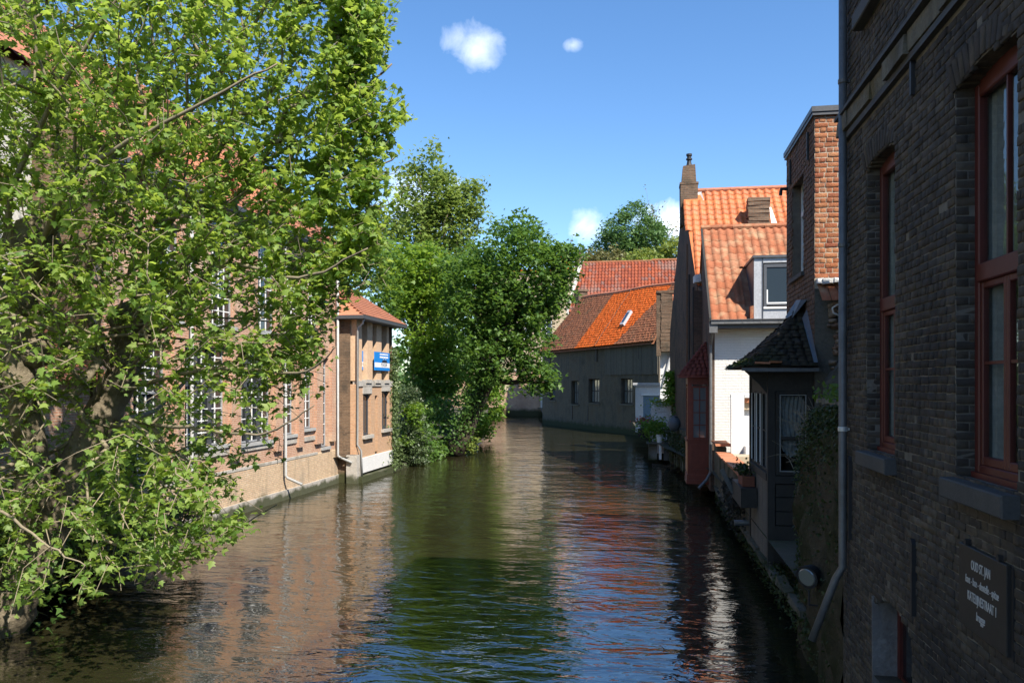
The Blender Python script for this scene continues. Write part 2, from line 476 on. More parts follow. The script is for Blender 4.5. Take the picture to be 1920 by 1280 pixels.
MT['leaf_bright'] = MLeaf('leaf_bright', [(.08, .17, .018), (.12, .21, .025), (.15, .23, .034)], (.34, .5, .05), .42)
MT['leaf_far'] = MLeaf('leaf_far', [(.075, .16, .055), (.105, .20, .065), (.135, .22, .075)], (.16, .28, .07), .35)
MT['leaf_olive'] = MLeaf('leaf_olive', [(.14, .14, .05), (.17, .16, .065), (.12, .125, .045)], (.25, .24, .07), .3)
MT['leaf_yellow'] = MLeaf('leaf_yellow', [(.14, .19, .035), (.17, .22, .045), (.12, .17, .03)], (.34, .4, .06), .35)
MT['leaf_laurel'] = MLeaf('leaf_laurel', [(.035, .06, .022), (.06, .09, .035), (.09, .12, .055)], (.12, .18, .05), .25, rough=.4)
MT['ivy_leaf'] = MLeaf('ivy_leaf', [(.06, .10, .03), (.10, .145, .05), (.14, .18, .075)], (.2, .3, .06), .3)
MT['moss_leaf'] = MLeaf('moss_leaf', [(.03, .045, .011), (.045, .062, .015), (.065, .075, .022)], (.05, .08, .015), .25)
MT['dry_stem'] = M('dry_stem', [(.16, .13, .09), (.24, .2, .14)], piece=.6, bump=0)
MT['petal_red'] = MLeaf('petal_red', [(.5, .05, .05), (.6, .15, .15), (.45, .03, .06)], (.5, .08, .08), .3)

# water: turbid green-brown, rippled
tw = NT('canal_water')
tw.put(tw.ramp(tw.noise(.25, 3), [(0, (.017, .0165, .0075)), (1, (.024, .021, .010))]), tw.p.inputs['Base Color'])
tw.p.inputs['Roughness'].default_value = .03
tw.p.inputs['IOR'].default_value = 3.1
tw.p.inputs['Specular IOR Level'].default_value = .5
n1 = tw.noise(1.0, 3, .5, tw.vscale((.55, 1.15, 1)), .6)
n2 = tw.noise(1.0, 3, .55, tw.vscale((1.5, 3.2, 1)), .9)
n3 = tw.noise(1.0, 2, .5, tw.vscale((.22, .3, 1)))
hh_ = tw.math('ADD', n1, tw.math('MULTIPLY', n2, .30))
hh_ = tw.math('MULTIPLY', hh_, tw.math('ADD', .25, tw.math('MULTIPLY', n3, 1.5)))
tw.put(tw.bump(hh_, 1.0, .052), tw.p.inputs['Normal'])
MT['water'] = tw.m


# ------------------------------------------------------------------ mesh helpers
class Fr:
    """local frame of a wall: u along it, n out of its face, z up"""
    def __init__(s, O, U, N):
        s.O, s.U, s.N = Vector(O), Vector(U).normalized(), Vector(N).normalized()

    def __call__(s, u, n, z):
        p = s.O + s.U * u + s.N * n
        return (p.x, p.y, p.z + z)


def FY(y):
    return Fr((0, y, 0), (1, 0, 0), (0, -1, 0))


def FR(x):
    return Fr((x, 0, 0), (0, 1, 0), (-1, 0, 0))


def FL(x):
    return Fr((x, 0, 0), (0, 1, 0), (1, 0, 0))


FW = Fr((0, 0, 0), (1, 0, 0), (0, 1, 0))
BOXF = [(0, 3, 2, 1), (4, 5, 6, 7), (0, 1, 5, 4), (1, 2, 6, 5), (2, 3, 7, 6), (3, 0, 4, 7)]


class MB:
    def __init__(s, fr=FW):
        s.v, s.f, s.mi, s.fr = [], [], [], fr

    def add(s, pts, faces, mi=0):
        b = len(s.v)
        s.v += [tuple(p) for p in pts]
        s.f += [tuple(i + b for i in f) for f in faces]
        s.mi += [mi] * len(faces)
        return s

    def box(s, u0, u1, n0, n1, z0, z1, mi=0, jit=0.0):
        g = s.fr
        P = [(u0, n0, z0), (u1, n0, z0), (u1, n1, z0), (u0, n1, z0), (u0, n0, z1), (u1, n0, z1), (u1, n1, z1), (u0, n1, z1)]
        if jit:
            P = [tuple(c + random.uniform(-jit, jit) for c in p) for p in P]
        return s.add([g(*p) for p in P], BOXF, mi)

    def bev(s, u0, u1, n0, n1, z0, z1, b=.01, mi=0):
        """box with its front (n1) edges chamfered"""
        g = s.fr
        P = [(u0, n0, z0), (u1, n0, z0), (u1, n0, z1), (u0, n0, z1),
             (u0, n1 - b, z0), (u1, n1 - b, z0), (u1, n1 - b, z1), (u0, n1 - b, z1),
             (u0 + b, n1, z0 + b), (u1 - b, n1, z0 + b), (u1 - b, n1, z1 - b), (u0 + b, n1, z1 - b)]
        F = [(3, 2, 1, 0), (8, 9, 10, 11)]
        for k in range(4):
            j = (k + 1) % 4
            F += [(k, j, 4 + j, 4 + k), (4 + k, 4 + j, 8 + j, 8 + k)]
        return s.add([g(*p) for p in P], F, mi)

    def quad(s, *p, mi=0):
        return s.add([s.fr(*q) for q in p], [tuple(range(len(p)))], mi)

    def prism(s, poly, n0, n1, mi=0):
        """polygon in (u,z) extruded from n0 to n1"""
        k = len(poly)
        pts = [s.fr(u, n0, z) for u, z in poly] + [s.fr(u, n1, z) for u, z in poly]
        F = [tuple(range(k)), tuple(range(2 * k - 1, k - 1, -1))]
        F += [(i, i + k, (i + 1) % k + k, (i + 1) % k) for i in range(k)]
        return s.add(pts, F, mi)

    def tube(s, path, rad, seg=8, mi=0, cap=True):
        path = [Vector(p) for p in path]
        if isinstance(rad, (int, float)):
            rad = [rad] * len(path)
        rings, prev = [], None
        for i, p in enumerate(path):
            d = (path[min(i + 1, len(path) - 1)] - path[max(i - 1, 0)]).normalized()
            x = prev - d * prev.dot(d) if prev is not None else None
            if x is None or x.length < 1e-4:
                x = d.orthogonal()
            x.normalize()
            prev = x
            y = d.cross(x)
            rings.append([p + (x * math.cos(a) + y * math.sin(a)) * rad[i] for a in [2 * math.pi * k / seg for k in range(seg)]])
        b = len(s.v)
        for r in rings:
            s.v += [tuple(q) for q in r]
        for i in range(len(rings) - 1):
            for k in range(seg):
                j = (k + 1) % seg
                s.f.append((b + i * seg + k, b + i * seg + j, b + (i + 1) * seg + j, b + (i + 1) * seg + k))
                s.mi.append(mi)
        if cap:
            s.f += [tuple(b + k for k in range(seg))[::-1], tuple(b + (len(rings) - 1) * seg + k for k in range(seg))]
            s.mi += [mi, mi]
        return s

    def lathe(s, c, prof, seg=14, mi=0):
        pts = [(c[0] + r * math.cos(2 * math.pi * k / seg), c[1] + r * math.sin(2 * math.pi * k / seg), c[2] + z) for r, z in prof for k in range(seg)]
        F = [(i * seg + k, i * seg + (k + 1) % seg, (i + 1) * seg + (k + 1) % seg, (i + 1) * seg + k) for i in range(len(prof) - 1) for k in range(seg)]
        F += [tuple(range(seg))[::-1], tuple((len(prof) - 1) * seg + k for k in range(seg))]
        return s.add(pts, F, mi)

    def mesh(s, name, mats):
        me = bpy.data.meshes.new(name)
        me.from_pydata(s.v, [], s.f)
        for m in (mats if isinstance(mats, (list, tuple)) else [mats]):
            me.materials.append(MT[m] if isinstance(m, str) else m)
        if any(s.mi):
            me.polygons.foreach_set('material_index', s.mi)
        me.update()
        return me

    def build(s, name, mats, parent=None, **k):
        return link(name, s.mesh(name, mats), parent, **k)


def link(name, data, parent=None, loc=None, label=None, cat=None, group=None, kind=None, smooth=False):
    o = bpy.data.objects.new(name, data)
    COL.objects.link(o)
    if parent is not None:
        o.parent = parent
        o.matrix_parent_inverse = Matrix.Translation(-wloc(parent))
    if loc is not None:
        o.location = loc
    if label:
        o['label'] = label
    if cat:
        o['category'] = cat
    if group:
        o['group'] = group
    if kind:
        o['kind'] = kind
    if smooth and data is not None:
        data.polygons.foreach_set('use_smooth', [True] * len(data.polygons))
    return o


def wloc(o):
    """world offset of an object whose mesh is written in world coordinates (Empties keep their own place)"""
    return Vector(o.location) if o.type == 'EMPTY' else Vector((0, 0, 0))


def thing(name, label, cat, loc, group=None):
    o = bpy.data.objects.new(name, None)
    o.empty_display_size = .2
    COL.objects.link(o)
    o.location = loc
    o['label'] = label
    o['category'] = cat
    if group:
        o['group'] = group
    return o


def np_mesh(name, V, F, mats):
    V = np.asarray(V, np.float32)
    F = np.asarray(F, np.int32)
    me = bpy.data.meshes.new(name)
    m, k = F.shape
    me.vertices.add(len(V))
    me.vertices.foreach_set('co', V.ravel())
    me.loops.add(m * k)
    me.loops.foreach_set('vertex_index', F.ravel())
    me.polygons.add(m)
    me.polygons.foreach_set('loop_start', np.arange(0, m * k, k, dtype=np.int32))
    for mm in (mats if isinstance(mats, (list, tuple)) else [mats]):
        me.materials.append(MT[mm])
    me.update(calc_edges=True)
    return me


def scatter(TV, TF, mats4):
    """stamp a template (n,3)/(m,k) with an array of 4x4 matrices into one vertex/face array"""
    TV = np.c_[np.asarray(TV, float), np.ones(len(TV))]
    A = np.asarray(mats4, float)
    V = np.einsum('aij,nj->ani', A, TV)[:, :, :3].reshape(-1, 3)
    F = (np.asarray(TF)[None] + (np.arange(len(A)) * len(TV))[:, None, None]).reshape(-1, len(TF[0]))
    return V, F


def pieces(name, meshes, mats4, parent):
    pi = Matrix.Translation(-wloc(parent))
    for M4 in mats4:
        o = bpy.data.objects.new(name, random.choice(meshes))
        COL.objects.link(o)
        o.parent = parent
        o.matrix_parent_inverse = pi
        o.matrix_basis = Matrix(M4.tolist() if hasattr(M4, 'tolist') else M4)


def basis(o, x, y, z):
    return np.array([[x[0], y[0], z[0], o[0]], [x[1], y[1], z[1], o[1]], [x[2], y[2], z[2], o[2]], [0, 0, 0, 1]], float)


def wall_open(mb, u0, u1, z0, z1, ops, depth=.15, n=0.0, mi=0, rmi=0):
    """a wall face with rectangular openings and their reveals"""
    us = sorted({round(v, 4) for v in (u0, u1, *[v for o in ops for v in o[:2] if u0 < v < u1])})
    zs = sorted({round(v, 4) for v in (z0, z1, *[v for o in ops for v in o[2:4] if z0 < v < z1])})
    def isop(i, j):
        if not (0 <= i < len(us) - 1 and 0 <= j < len(zs) - 1):
            return False
        cu, cz = (us[i] + us[i + 1]) / 2, (zs[j] + zs[j + 1]) / 2
        return any(o[0] < cu < o[1] and o[2] < cz < o[3] for o in ops)
    for i in range(len(us) - 1):
        a, b = us[i], us[i + 1]
        for j in range(len(zs) - 1):
            c, d = zs[j], zs[j + 1]
            if not isop(i, j):
                mb.quad((a, n, c), (b, n, c), (b, n, d), (a, n, d), mi=mi)
                continue
            if not isop(i - 1, j):
                mb.quad((a, n, c), (a, n - depth, c), (a, n - depth, d), (a, n, d), mi=rmi)
            if not isop(i + 1, j):
                mb.quad((b, n, c), (b, n, d), (b, n - depth, d), (b, n - depth, c), mi=rmi)
            if not isop(i, j - 1):
                mb.quad((a, n, c), (b, n, c), (b, n - depth, c), (a, n - depth, c), mi=rmi)
            if not isop(i, j + 1):
                mb.quad((a, n, d), (a, n - depth, d), (b, n - depth, d), (b, n, d), mi=rmi)


def window(parent, fr, u0, u1, z0, z1, cols=2, rows=2, fm='white_paint', pm='glass', n=-.12, fw=.06, bar=.025, transom=None, name='window', bm=None, th=.05):
    """frame (with transom and glazing bars) and each light's pane below it"""
    w = MB(fr)
    w.box(u0, u0 + fw, n, n + th, z0, z1)
    w.box(u1 - fw, u1, n, n + th, z0, z1)
    w.box(u0 + fw, u1 - fw, n, n + th, z0, z0 + fw)
    w.box(u0 + fw, u1 - fw, n, n + th, z1 - fw, z1)
    a, b, c, d = u0 + fw, u1 - fw, z0 + fw, z1 - fw
    bands = [(c, d, rows)]
    if transom:
        w.box(a, b, n - .001, n + th + .02, transom - fw * .6, transom + fw * .6)
        bands = [(c, transom - fw * .6, rows), (transom + fw * .6, d, max(1, rows - 1))]
    g = MB(fr)
    bmb = MB(fr)
    for c0, d0, r in bands:
        for k in range(1, cols):
            x = a + (b - a) * k / cols
            bmb.box(x - bar / 2, x + bar / 2, n + .004, n + th - .008, c0, d0)
        for k in range(1, r):
            z = c0 + (d0 - c0) * k / r
            bmb.box(a, b, n + .006, n + th - .012, z - bar / 2, z + bar / 2)
    o = w.build(name, fm, parent)
    if bmb.v:
        bmb.build('glazing_bars', bm or fm, o)
    g.quad((a, n + .015, c), (b, n + .015, c), (b, n + .015, d), (a, n + .015, d))
    g.build('pane', pm, o)
    return o


# ---- roof tiles
def pantile_tmpl(w=1.0, l=1.0, h=.16, t=.05):
    xs = np.linspace(0, 1, 8)
    prof = np.where(xs < .62, np.sin(xs / .62 * math.pi) * h, -np.sin((xs - .62) / .38 * math.pi) * h * .35)
    V, F = [], []
    for k, x in enumerate(xs):
        V += [(x * 1.02, -.06, prof[k] + t), (x * 1.02, 1.04, prof[k]), (x * 1.02, -.06, prof[k] - .01)]
    for k in range(7):
        a, b = 3 * k, 3 * (k + 1)
        F += [(a, b, b + 1, a + 1), (a, a + 2, b + 2, b)]
    return V, F


def flat_tmpl(t=.045, gap=.02):
    V = [(gap, -.05, t), (1 - gap, -.05, t), (1 - gap, 1.03, .006), (gap, 1.03, .006), (gap, -.05, t - .04), (1 - gap, -.05, t - .04)]
    F = [(0, 1, 2, 3), (4, 5, 1, 0), (0, 3, 4, 4), (1, 5, 2, 2)]
    V += [(gap, 1.03, 0), (1 - gap, 1.03, 0)]
    F = [(0, 1, 2, 3), (4, 5, 1, 0), (4, 0, 3, 6), (5, 7, 2, 1)]
    return V, F


def tile_mesh(name, tmpl, mat, smooth=False):
    V, F = tmpl
    me = np_mesh(name, V, F, mat)
    if smooth:
        me.polygons.foreach_set('use_smooth', [True] * len(me.polygons))
    return me


def tile_grid(E, A, S, w, l, cols, rows, keep=None, jit=.006, hs=1.0, half=False):
    """matrices of a tile grid: E lower left corner, A across, S up the slope"""
    E, A, S = Vector(E), Vector(A).normalized(), Vector(S).normalized()
    N = A.cross(S).normalized()
    if N.z < 0:
        N = -N
    out = []
    for r in range(rows):
        off = .5 if half and r % 2 else 0
        for c in range(cols):
            u, v = (c + off) * w, r * l
            p = E + A * u + S * v
            if keep and not keep(p + A * w * .5 + S * l * .5):
                continue
            j = [random.uniform(-jit, jit) for _ in range(4)]
            tlt = 1 + random.uniform(-.35, .35) * jit * 20
            out.append(basis(p + A * j[0] + S * j[1] + N * abs(j[2]) * .6, A * w, (S + A * j[3]) * l, N * min(w, l) * hs * tlt))
    return out


def tiles(parent, name, meshes, mats4, tmpl, mat, limit=300, smooth=False, allstuff=False):
    """up to `limit` tiles as objects of their own, the rest joined"""
    mats4 = sorted(mats4, key=lambda m: (m[0, 3]) ** 2 + (m[1, 3]) ** 2 + (m[2, 3] - 4.5) ** 2)
    own, rest = ([], mats4) if allstuff else (mats4[:limit], mats4[limit:])
    if own:
        pieces(name, meshes, own, parent)
    if rest:
        V, F = scatter(*tmpl, rest)
        me = np_mesh(name, V, F, mat)
        if smooth:
            me.polygons.foreach_set('use_smooth', [True] * len(me.polygons))
        link('tile_field', me, parent, kind='stuff')


# ---- bricks
def brick_mesh(mat, seed):
    r = random.Random(seed)
    b = .03
    P = [(0, 0, 0), (1, 0, 0), (1, 0, 1), (0, 0, 1), (0, .9, 0), (1, .9, 0), (1, .9, 1), (0, .9, 1),
         (.015, 1, .04), (.985, 1, .04), (.985, 1, .96), (.015, 1, .96)]
    P = [(x + (r.uniform(-.02, .02) if y else 0), y + (r.uniform(-.07, .07) if y > .5 else 0), z + (r.uniform(-.06, .06) if y else 0)) for x, y, z in P]
    F = [(8, 9, 10, 11)]
    for k in range(4):
        j = (k + 1) % 4
        F += [(k, j, 4 + j, 4 + k), (4 + k, 4 + j, 8 + j, 8 + k)]
    return P, F, np_mesh('brick', P, F, mat)


def brick_rows(fr, u0, u1, z0, z1, course=.075, L=.215, joint=.011, opening=None, proud=.012, back=.03, rag=0.0):
    """brick matrices over a wall face; opening(u, z) -> True where there is no wall; headers and stretchers take turns"""
    out = []
    n = int(round((z1 - z0) / course))
    for r in range(n):
        z = z0 + r * course
        zc = z + course / 2
        Lr = L if r % 2 == 0 else L / 2
        u = u0 - (random.choice((0, .25)) * L if r % 2 == 0 else .13 * L)
        while u < u1 - .03:
            e = u + Lr * random.uniform(.94, 1.06)
            a, b = max(u, u0), min(e, u1)
            u = e
            if opening:
                # trim at an opening's edge
                k = 8
                ins = [opening(a + (b - a) * (i + .5) / k, zc) for i in range(k)]
                if all(ins):
                    continue
                if any(ins):
                    free = [i for i in range(k) if not ins[i]]
                    a, b = a + (b - a) * free[0] / k, a + (b - a) * (free[-1] + 1) / k
            if b - a < .035 or (rag and random.random() < rag):
                continue
            pr = proud + random.uniform(-.005, .006)
            jz = random.uniform(-.003, .003)
            p = Vector(fr(a + joint / 2, -back, z + joint / 2 + jz))
            U, N = fr.U * (b - a - joint), fr.N * (pr + back)
            Zv = Vector((0, 0, course - joint)) + fr.U * random.uniform(-.004, .004)
            out.append(basis(p, U, N, Zv))
    return out


def lay_bricks(parent, mats4, mat, limit=300, nvar=6):
    V = [brick_mesh(mat, 40 + i) for i in range(nvar)]
    mats4 = sorted(mats4, key=lambda m: m[0, 3] ** 2 + m[1, 3] ** 2 + (m[2, 3] - 4.5) ** 2)
    return V, mats4


def bricks(parent, mats4, mat, limit=300, score=None, nvar=6):
    var = [brick_mesh(mat, 40 + i) for i in range(nvar)]
    key = score or (lambda m: (m[0, 3] ** 2 + m[1, 3] ** 2 + (m[2, 3] - 4.5) ** 2))
    mats4 = sorted(mats4, key=key)
    pieces('brick', [v[2] for v in var], mats4[:limit], parent)
    rest = mats4[limit:]
    if rest:
        VV, FF, b = [], [], 0
        for i in range(nvar):
            sub = rest[i::nvar]
            if sub:
                V, F = scatter(var[i][0], var[i][1], sub)
                VV.append(V)
                FF.append(F + b)
                b += len(V)
        link('brickwork', np_mesh('brickwork', np.concatenate(VV), np.concatenate(FF), mat), parent, kind='stuff')


def text(body, size, M4, mat, parent, name='lettering', xs=1.0, shear=0.0, ext=.002, align='CENTER', sp=1.0):
    c = bpy.data.curves.new(name, 'FONT')
    c.body = body
    c.size = size
    c.extrude = ext
    c.align_x = align
    c.align_y = 'CENTER'
    c.shear = shear
    c.space_character = sp
    c.materials.append(MT[mat])
    tmp = bpy.data.objects.new('tmp', c)
    COL.objects.link(tmp)
    bpy.context.view_layer.update()
    me = bpy.data.meshes.new_from_object(tmp.evaluated_get(bpy.context.evaluated_depsgraph_get()))
    bpy.data.objects.remove(tmp)
    bpy.data.curves.remove(c)
    o = link(name, me, parent)
    o.matrix_basis = Matrix(M4.tolist()) @ Matrix.Diagonal((xs, 1, 1, 1))
    return o


# ---- leaves
def leaf_plane():
    """five-lobed plane-tree leaf, folded a little along its midrib"""
    out = [(0, 0), (.16, -.04), (.42, .06), (.28, .22), (.56, .42), (.27, .46), (.17, .60), (0, 1.0),
           (-.17, .60), (-.27, .46), (-.56, .42), (-.28, .22), (-.42, .06), (-.16, -.04)]
    V = [(0, .3, .0)] + [(x, y - .0, -abs(x) * .28 - max(0, y - .5) * .2) for x, y in out]
    F = [(0, i, i + 1 if i < len(out) else 1) for i in range(1, len(out) + 1)]
    return V, F


def leaf_oval():
    V = [(0, 0, 0), (.32, .38, -.10), (0, 1, -.06), (-.32, .38, -.10), (0, .45, .05)]
    F = [(0, 1, 4), (1, 2, 4), (2, 3, 4), (3, 0, 4)]
    return V, F


def leaf_star():
    """maple-like leaf for trees further off"""
    V = [(0, 0, 0), (.5, .15, -.1), (.26, .38, 0), (0, 1, -.12), (-.26, .38, 0), (-.5, .15, -.1)]
    F = [(0, 1, 2), (0, 2, 3), (0, 3, 4), (0, 4, 5)]
    return V, F


def leaf_mats(P, size, up=.8, rg=None, spread_=1.0, droop=0.0, var=(.65, 1.25)):
    """random matrices for leaves at points P: normals scatter about the vertical"""
    rg = rg or rng
    n = len(P)
    N = rg.normal(size=(n, 3)) * spread_
    N[:, 2] = np.abs(N[:, 2]) + up
    N /= np.linalg.norm(N, axis=1)[:, None]
    T = rg.normal(size=(n, 3))
    T[:, 2] -= droop
    T -= N * (T * N).sum(1)[:, None]
    T /= np.linalg.norm(T, axis=1)[:, None]
    B = np.cross(T, N)
    s = size * rg.uniform(*var, n)
    A = np.zeros((n, 4, 4))
    A[:, :3, 0] = B * s[:, None]
    A[:, :3, 1] = T * s[:, None]
    A[:, :3, 2] = N * s[:, None]
    A[:, :3, 3] = P
    A[:, 3, 3] = 1
    return A


def blob_points(blobs, n, shell=.55, rg=None):
    """points in a set of ellipsoids (x,y,z,rx,ry,rz), thicker towards their outsides, in clumps"""
    rg = rg or rng
    w = np.array([b[3] * b[4] + b[4] * b[5] + b[3] * b[5] for b in blobs], float)
    w /= w.sum()
    out = []
    for b, k in zip(blobs, rg.multinomial(n, w)):
        d = rg.normal(size=(k, 3))
        d /= np.linalg.norm(d, axis=1)[:, None]
        r = shell + (1 - shell) * rg.random(k) ** .6
        lump = 1 + .16 * np.sin(d[:, 0] * 5 + b[0]) * np.cos(d[:, 2] * 4 + b[1]) + .10 * np.sin(d[:, 1] * 9 + d[:, 2] * 7)
        out.append(np.array(b[:3]) + d * (r * lump)[:, None] * np.array(b[3:6]))
    return np.concatenate(out)


def clumped(centres, per, rad, rg=None):
    rg = rg or rng
    c = np.repeat(centres, per, axis=0)
    off = rg.normal(size=c.shape) * rad
    off[:, 2] *= .6
    return c + off


def crown(parent, name, blobs, n_clump, per, rad, size, mat, tmpl, shell=.5, up=.8, droop=.3, spread_=1.0):
    P = clumped(blob_points(blobs, n_clump, shell), per, rad)
    V, F = scatter(*tmpl, leaf_mats(P, size, up, spread_=spread_, droop=droop))
    return link(name, np_mesh(name, V, F, mat), parent, kind='stuff')


def limb_path(a, b, k=5, sag=.12):
    a, b = Vector(a), Vector(b)
    d = (b - a).length
    return [a.lerp(b, i / k) + Vector((random.uniform(-1, 1), random.uniform(-1, 1), random.uniform(-1, 1))) * d * .04 * (0 < i < k) + Vector((0, 0, math.sin(math.pi * i / k) * d * sag)) for i in range(k + 1)]


def simple_tree(name, label, base, top, r0, blobs, n_clump, per, rad, size, mat, bark='bark_dark', tmpl=None, group=None, limbs=7, shell=.5, cat='tree', up=.8):
    t = thing(name, label, cat, base, group)
    m = MB()
    path = limb_path(base, top, 6, .0)
    m.tube(path, [r0 * (1 - .6 * i / 6) for i in range(7)], 9)
    for k in range(limbs):
        b = blobs[k % len(blobs)]
        d = Vector((random.gauss(0, 1), random.gauss(0, 1), random.gauss(.3, .8))).normalized()
        e = Vector((b[0] + d.x * b[3] * .75, b[1] + d.y * b[4] * .75, b[2] + d.z * b[5] * .75))
        s = path[random.randint(2, 6)]
        lp = limb_path(s, e, 5, .06)
        m.tube(lp, [r0 * .34 * (1 - .85 * i / 5) for i in range(6)], 6)
    m.build('trunk', bark, t, smooth=True)
    crown(t, 'crown', blobs, n_clump, per, rad, size, mat, tmpl or leaf_star(), shell, up)
    return t

# ================================================================== SETTING
LB = [(-11.6, -40), (-11.6, 12.5), (-11.75, 18.6), (-13.9, 20.5), (-13.9, 34.2), (-13.0, 34.8), (-13.0, 40.2), (-12.3, 46.5), (-13.2, 56), (-15.5, 75), (-19.5, 100), (-23, 124), (-40, 150), (-80, 165)]
RB = [(2.56, -40), (2.56, 26), (2.42, 31.6), (1.75, 37.4), (.9, 43), (-.72, 62), (-1.17, 71.84), (-11.42, 89.34), (-13.5, 104), (-17, 122), (-36, 140), (-78, 154)]


def land(name, bank, side, z):
    pts = [(x, y, z) for x, y in bank]
    far = [(side * 900, 1600, z), (side * 1500, 600, z), (side * 900, -400, z)]
    tip = [(bank[-1][0], bank[-1][1] + side * .01, z)]
    m = MB()
    v = pts + far
    m.add(v, [tuple(range(len(v)))])
    return m


g = MB()
for bank, side in ((LB, -1), (RB, 1)):
    far = [(900 * side if side > 0 else -300, 1600, 1.2), (side * 1500, 600, 1.2), (side * 900, -400, 1.2)]
    if side < 0:
        far = [(-1500, 500, 1.2), (-1500, -400, 1.2)]
    else:
        far = [(-400, 900, 1.2), (900, 1600, 1.2), (1500, -400, 1.2)]
    # strips from the bank outwards keep the sheet simple
    v = [(x, y, 1.2) for x, y in bank]
    o = [(side * 900 if i < 10 else x + side * 0, y if i < 10 else 1500, 1.2) for i, (x, y) in enumerate(bank)]
    n = len(v)
    g.add(v + o, [(i, i + 1, n + i + 1, n + i) for i in range(n - 1)])
g.quad((-1500, -400, -2.5), (1500, -400, -2.5), (1500, 1800, -2.5), (-1500, 1800, -2.5))
g.build('ground', 'soil', kind='structure')
wm = MB()
wm.quad((-90, -60, 0), (60, -60, 0), (60, 200, 0), (-90, 200, 0))
wm.build('canal_water', 'water', kind='structure')


def quay(name, label, pts, zt, mat, thick=.5, side=1, cap=None, z0=-1.0):
    """an embankment wall along a line, a little uneven along its top"""
    t = thing(name, label, 'embankment wall', (pts[0][0], pts[0][1], 0))
    m = MB()
    for (x0, y0), (x1, y1) in zip(pts, pts[1:]):
        d = Vector((x1 - x0, y1 - y0, 0))
        k = max(1, int(d.length / 1.4))
        nn = Vector((d.y, -d.x, 0)).normalized() * side
        fr = Fr((x0, y0, 0), d, nn)
        for i in range(k):
            a, b = d.length * i / k, d.length * (i + 1) / k
            m.box(a, b, -thick, random.uniform(-.015, .02), z0, zt + random.uniform(-.03, .03))
    m.build('wall', mat, t)
    return t


q1 = quay('embankment_wall', 'low mossy embankment wall under the dark wooden bay and the garden', [(2.56, 13.6), (2.56, 26), (2.46, 30.5)], .62, 'quay', .6, side=-1)
q2 = quay('embankment_wall', 'grey stone embankment below the red oriel and the flower shelf', [(2.46, 30.5), (1.72, 37.4), (.88, 43), (.3, 49)], .5, 'quay', .8, side=-1)
q3 = quay('embankment_wall', 'stained embankment in front of the white door house', [(.3, 49), (-.72, 61.6)], 1.25, 'quay', .8, side=-1)
q4 = quay('embankment_wall', 'dark stone embankment under the leaning plane tree', [(-11.6, 4), (-11.6, 12.5), (-11.75, 18.6), (-13.9, 20.4)], 1.15, 'quay_stone', .6, side=1)
q5 = quay('embankment_wall', 'earthy embankment under the trees beyond the tower', [(-13.0, 40.3), (-12.3, 46.5), (-13.2, 56), (-15.5, 75), (-19.5, 100), (-23, 124)], .55, 'quay', .8, side=1)
P = np.array([(random.uniform(2.5, 3.0), y, .64 + abs(random.gauss(0, .06))) for y in [random.uniform(13.4, 18.2) for _ in range(1500)]] + [(2.54 + random.gauss(0, .03), y, .6 - abs(random.gauss(0, .2))) for y in [random.uniform(13.2, 30) for _ in range(1200)]])
V, F = scatter(*leaf_oval(), leaf_mats(P, .07, .1, droop=.3))
link('moss', np_mesh('moss', V, F, 'moss_leaf'), q1, kind='stuff')
# loose coping stones on the right-hand footing
for i in range(13):
    y = 13.8 + i * 1.28 + random.uniform(-.1, .1)
    m = MB()
    m.box(2.2 + .3, 2.66, y, y + 1.22, .62, .62 + random.uniform(.05, .16), jit=.03)
    m.build('coping_stone', 'quay', q1)

# ================================================================== NEAR DARK BRICK HOUSE (right)
NB = thing('brick_house', 'soot black brick house with red framed windows rising from the water at the right edge', 'house', (4, 8, 0))
XN = 2.56
fr = FR(XN)
WINS = [(6.08, 7.21, 3.73, 6.95, .07), (8.86, 9.94, 3.73, 7.0, .07), (8.32, 9.67, .25, 2.02, .16)]


def arch_top(w, u):
    c, h = (w[0] + w[1]) / 2, (w[1] - w[0]) / 2
    return w[3] + w[4] * (1 - ((u - c) / h) ** 2)


def nb_open(u, z):
    return any(w[0] < u < w[1] and w[2] < z < arch_top(w, u) for w in WINS) or (7.60 < z < 7.95)


ops = []
for w in WINS:
    k = 10
    for i in range(k):
        a, b = w[0] + (w[1] - w[0]) * i / k, w[0] + (w[1] - w[0]) * (i + 1) / k
        ops.append((a, b, w[2], arch_top(w, (a + b) / 2)))
m = MB(fr)
wall_open(m, 5.2, 11.06, .0, 10.4, ops, .30, n=-.004)
nbw = m.build('wall', 'soot_mortar', NB)
m = MB(fr)
m.quad((-8, -.005, -1), (5.2, -.005, -1), (5.2, -.005, 13.2), (-8, -.005, 13.2))
m.quad((5.2, -.005, 10.4), (11.06, -.005, 10.4), (11.06, -.005, 13.2), (5.2, -.005, 13.2))
m.quad((5.2, -.012, -1), (11.06, -.012, -1), (11.06, -.012, 0), (5.2, -.012, 0))
m.quad((11.06, -.005, -1), (11.06, -9, -1), (11.06, -9, 13.2), (11.06, -.005, 13.2))
m.quad((-8, -.005, -1), (-8, -9, -1), (-8, -9, 13.2), (-8, -.005, 13.2))
m.quad((-8, -9, -1), (11.06, -9, -1), (11.06, -9, 13.2), (-8, -9, 13.2))
m.build('side_wall', 'soot_wall', NB)
m = MB(fr)
m.prism([(-8.3, 13.2), (11.3, 13.2), (11.3, 13.35), (-8.3, 13.35)], -9.2, .35)
m.build('eaves', 'dark_zinc', NB)
bm_ = [b for b in brick_rows(fr, 5.3, 11.05, .30, 10.3, opening=nb_open, proud=.004, rag=.004)]
m = MB()
m.box(5.0, 11.4, 11.08, 14.9, .5, 10.4)  # unseen block added and sized to shade the wooden bay and tall house
m.build('shade_block', 'soot_wall', NB)
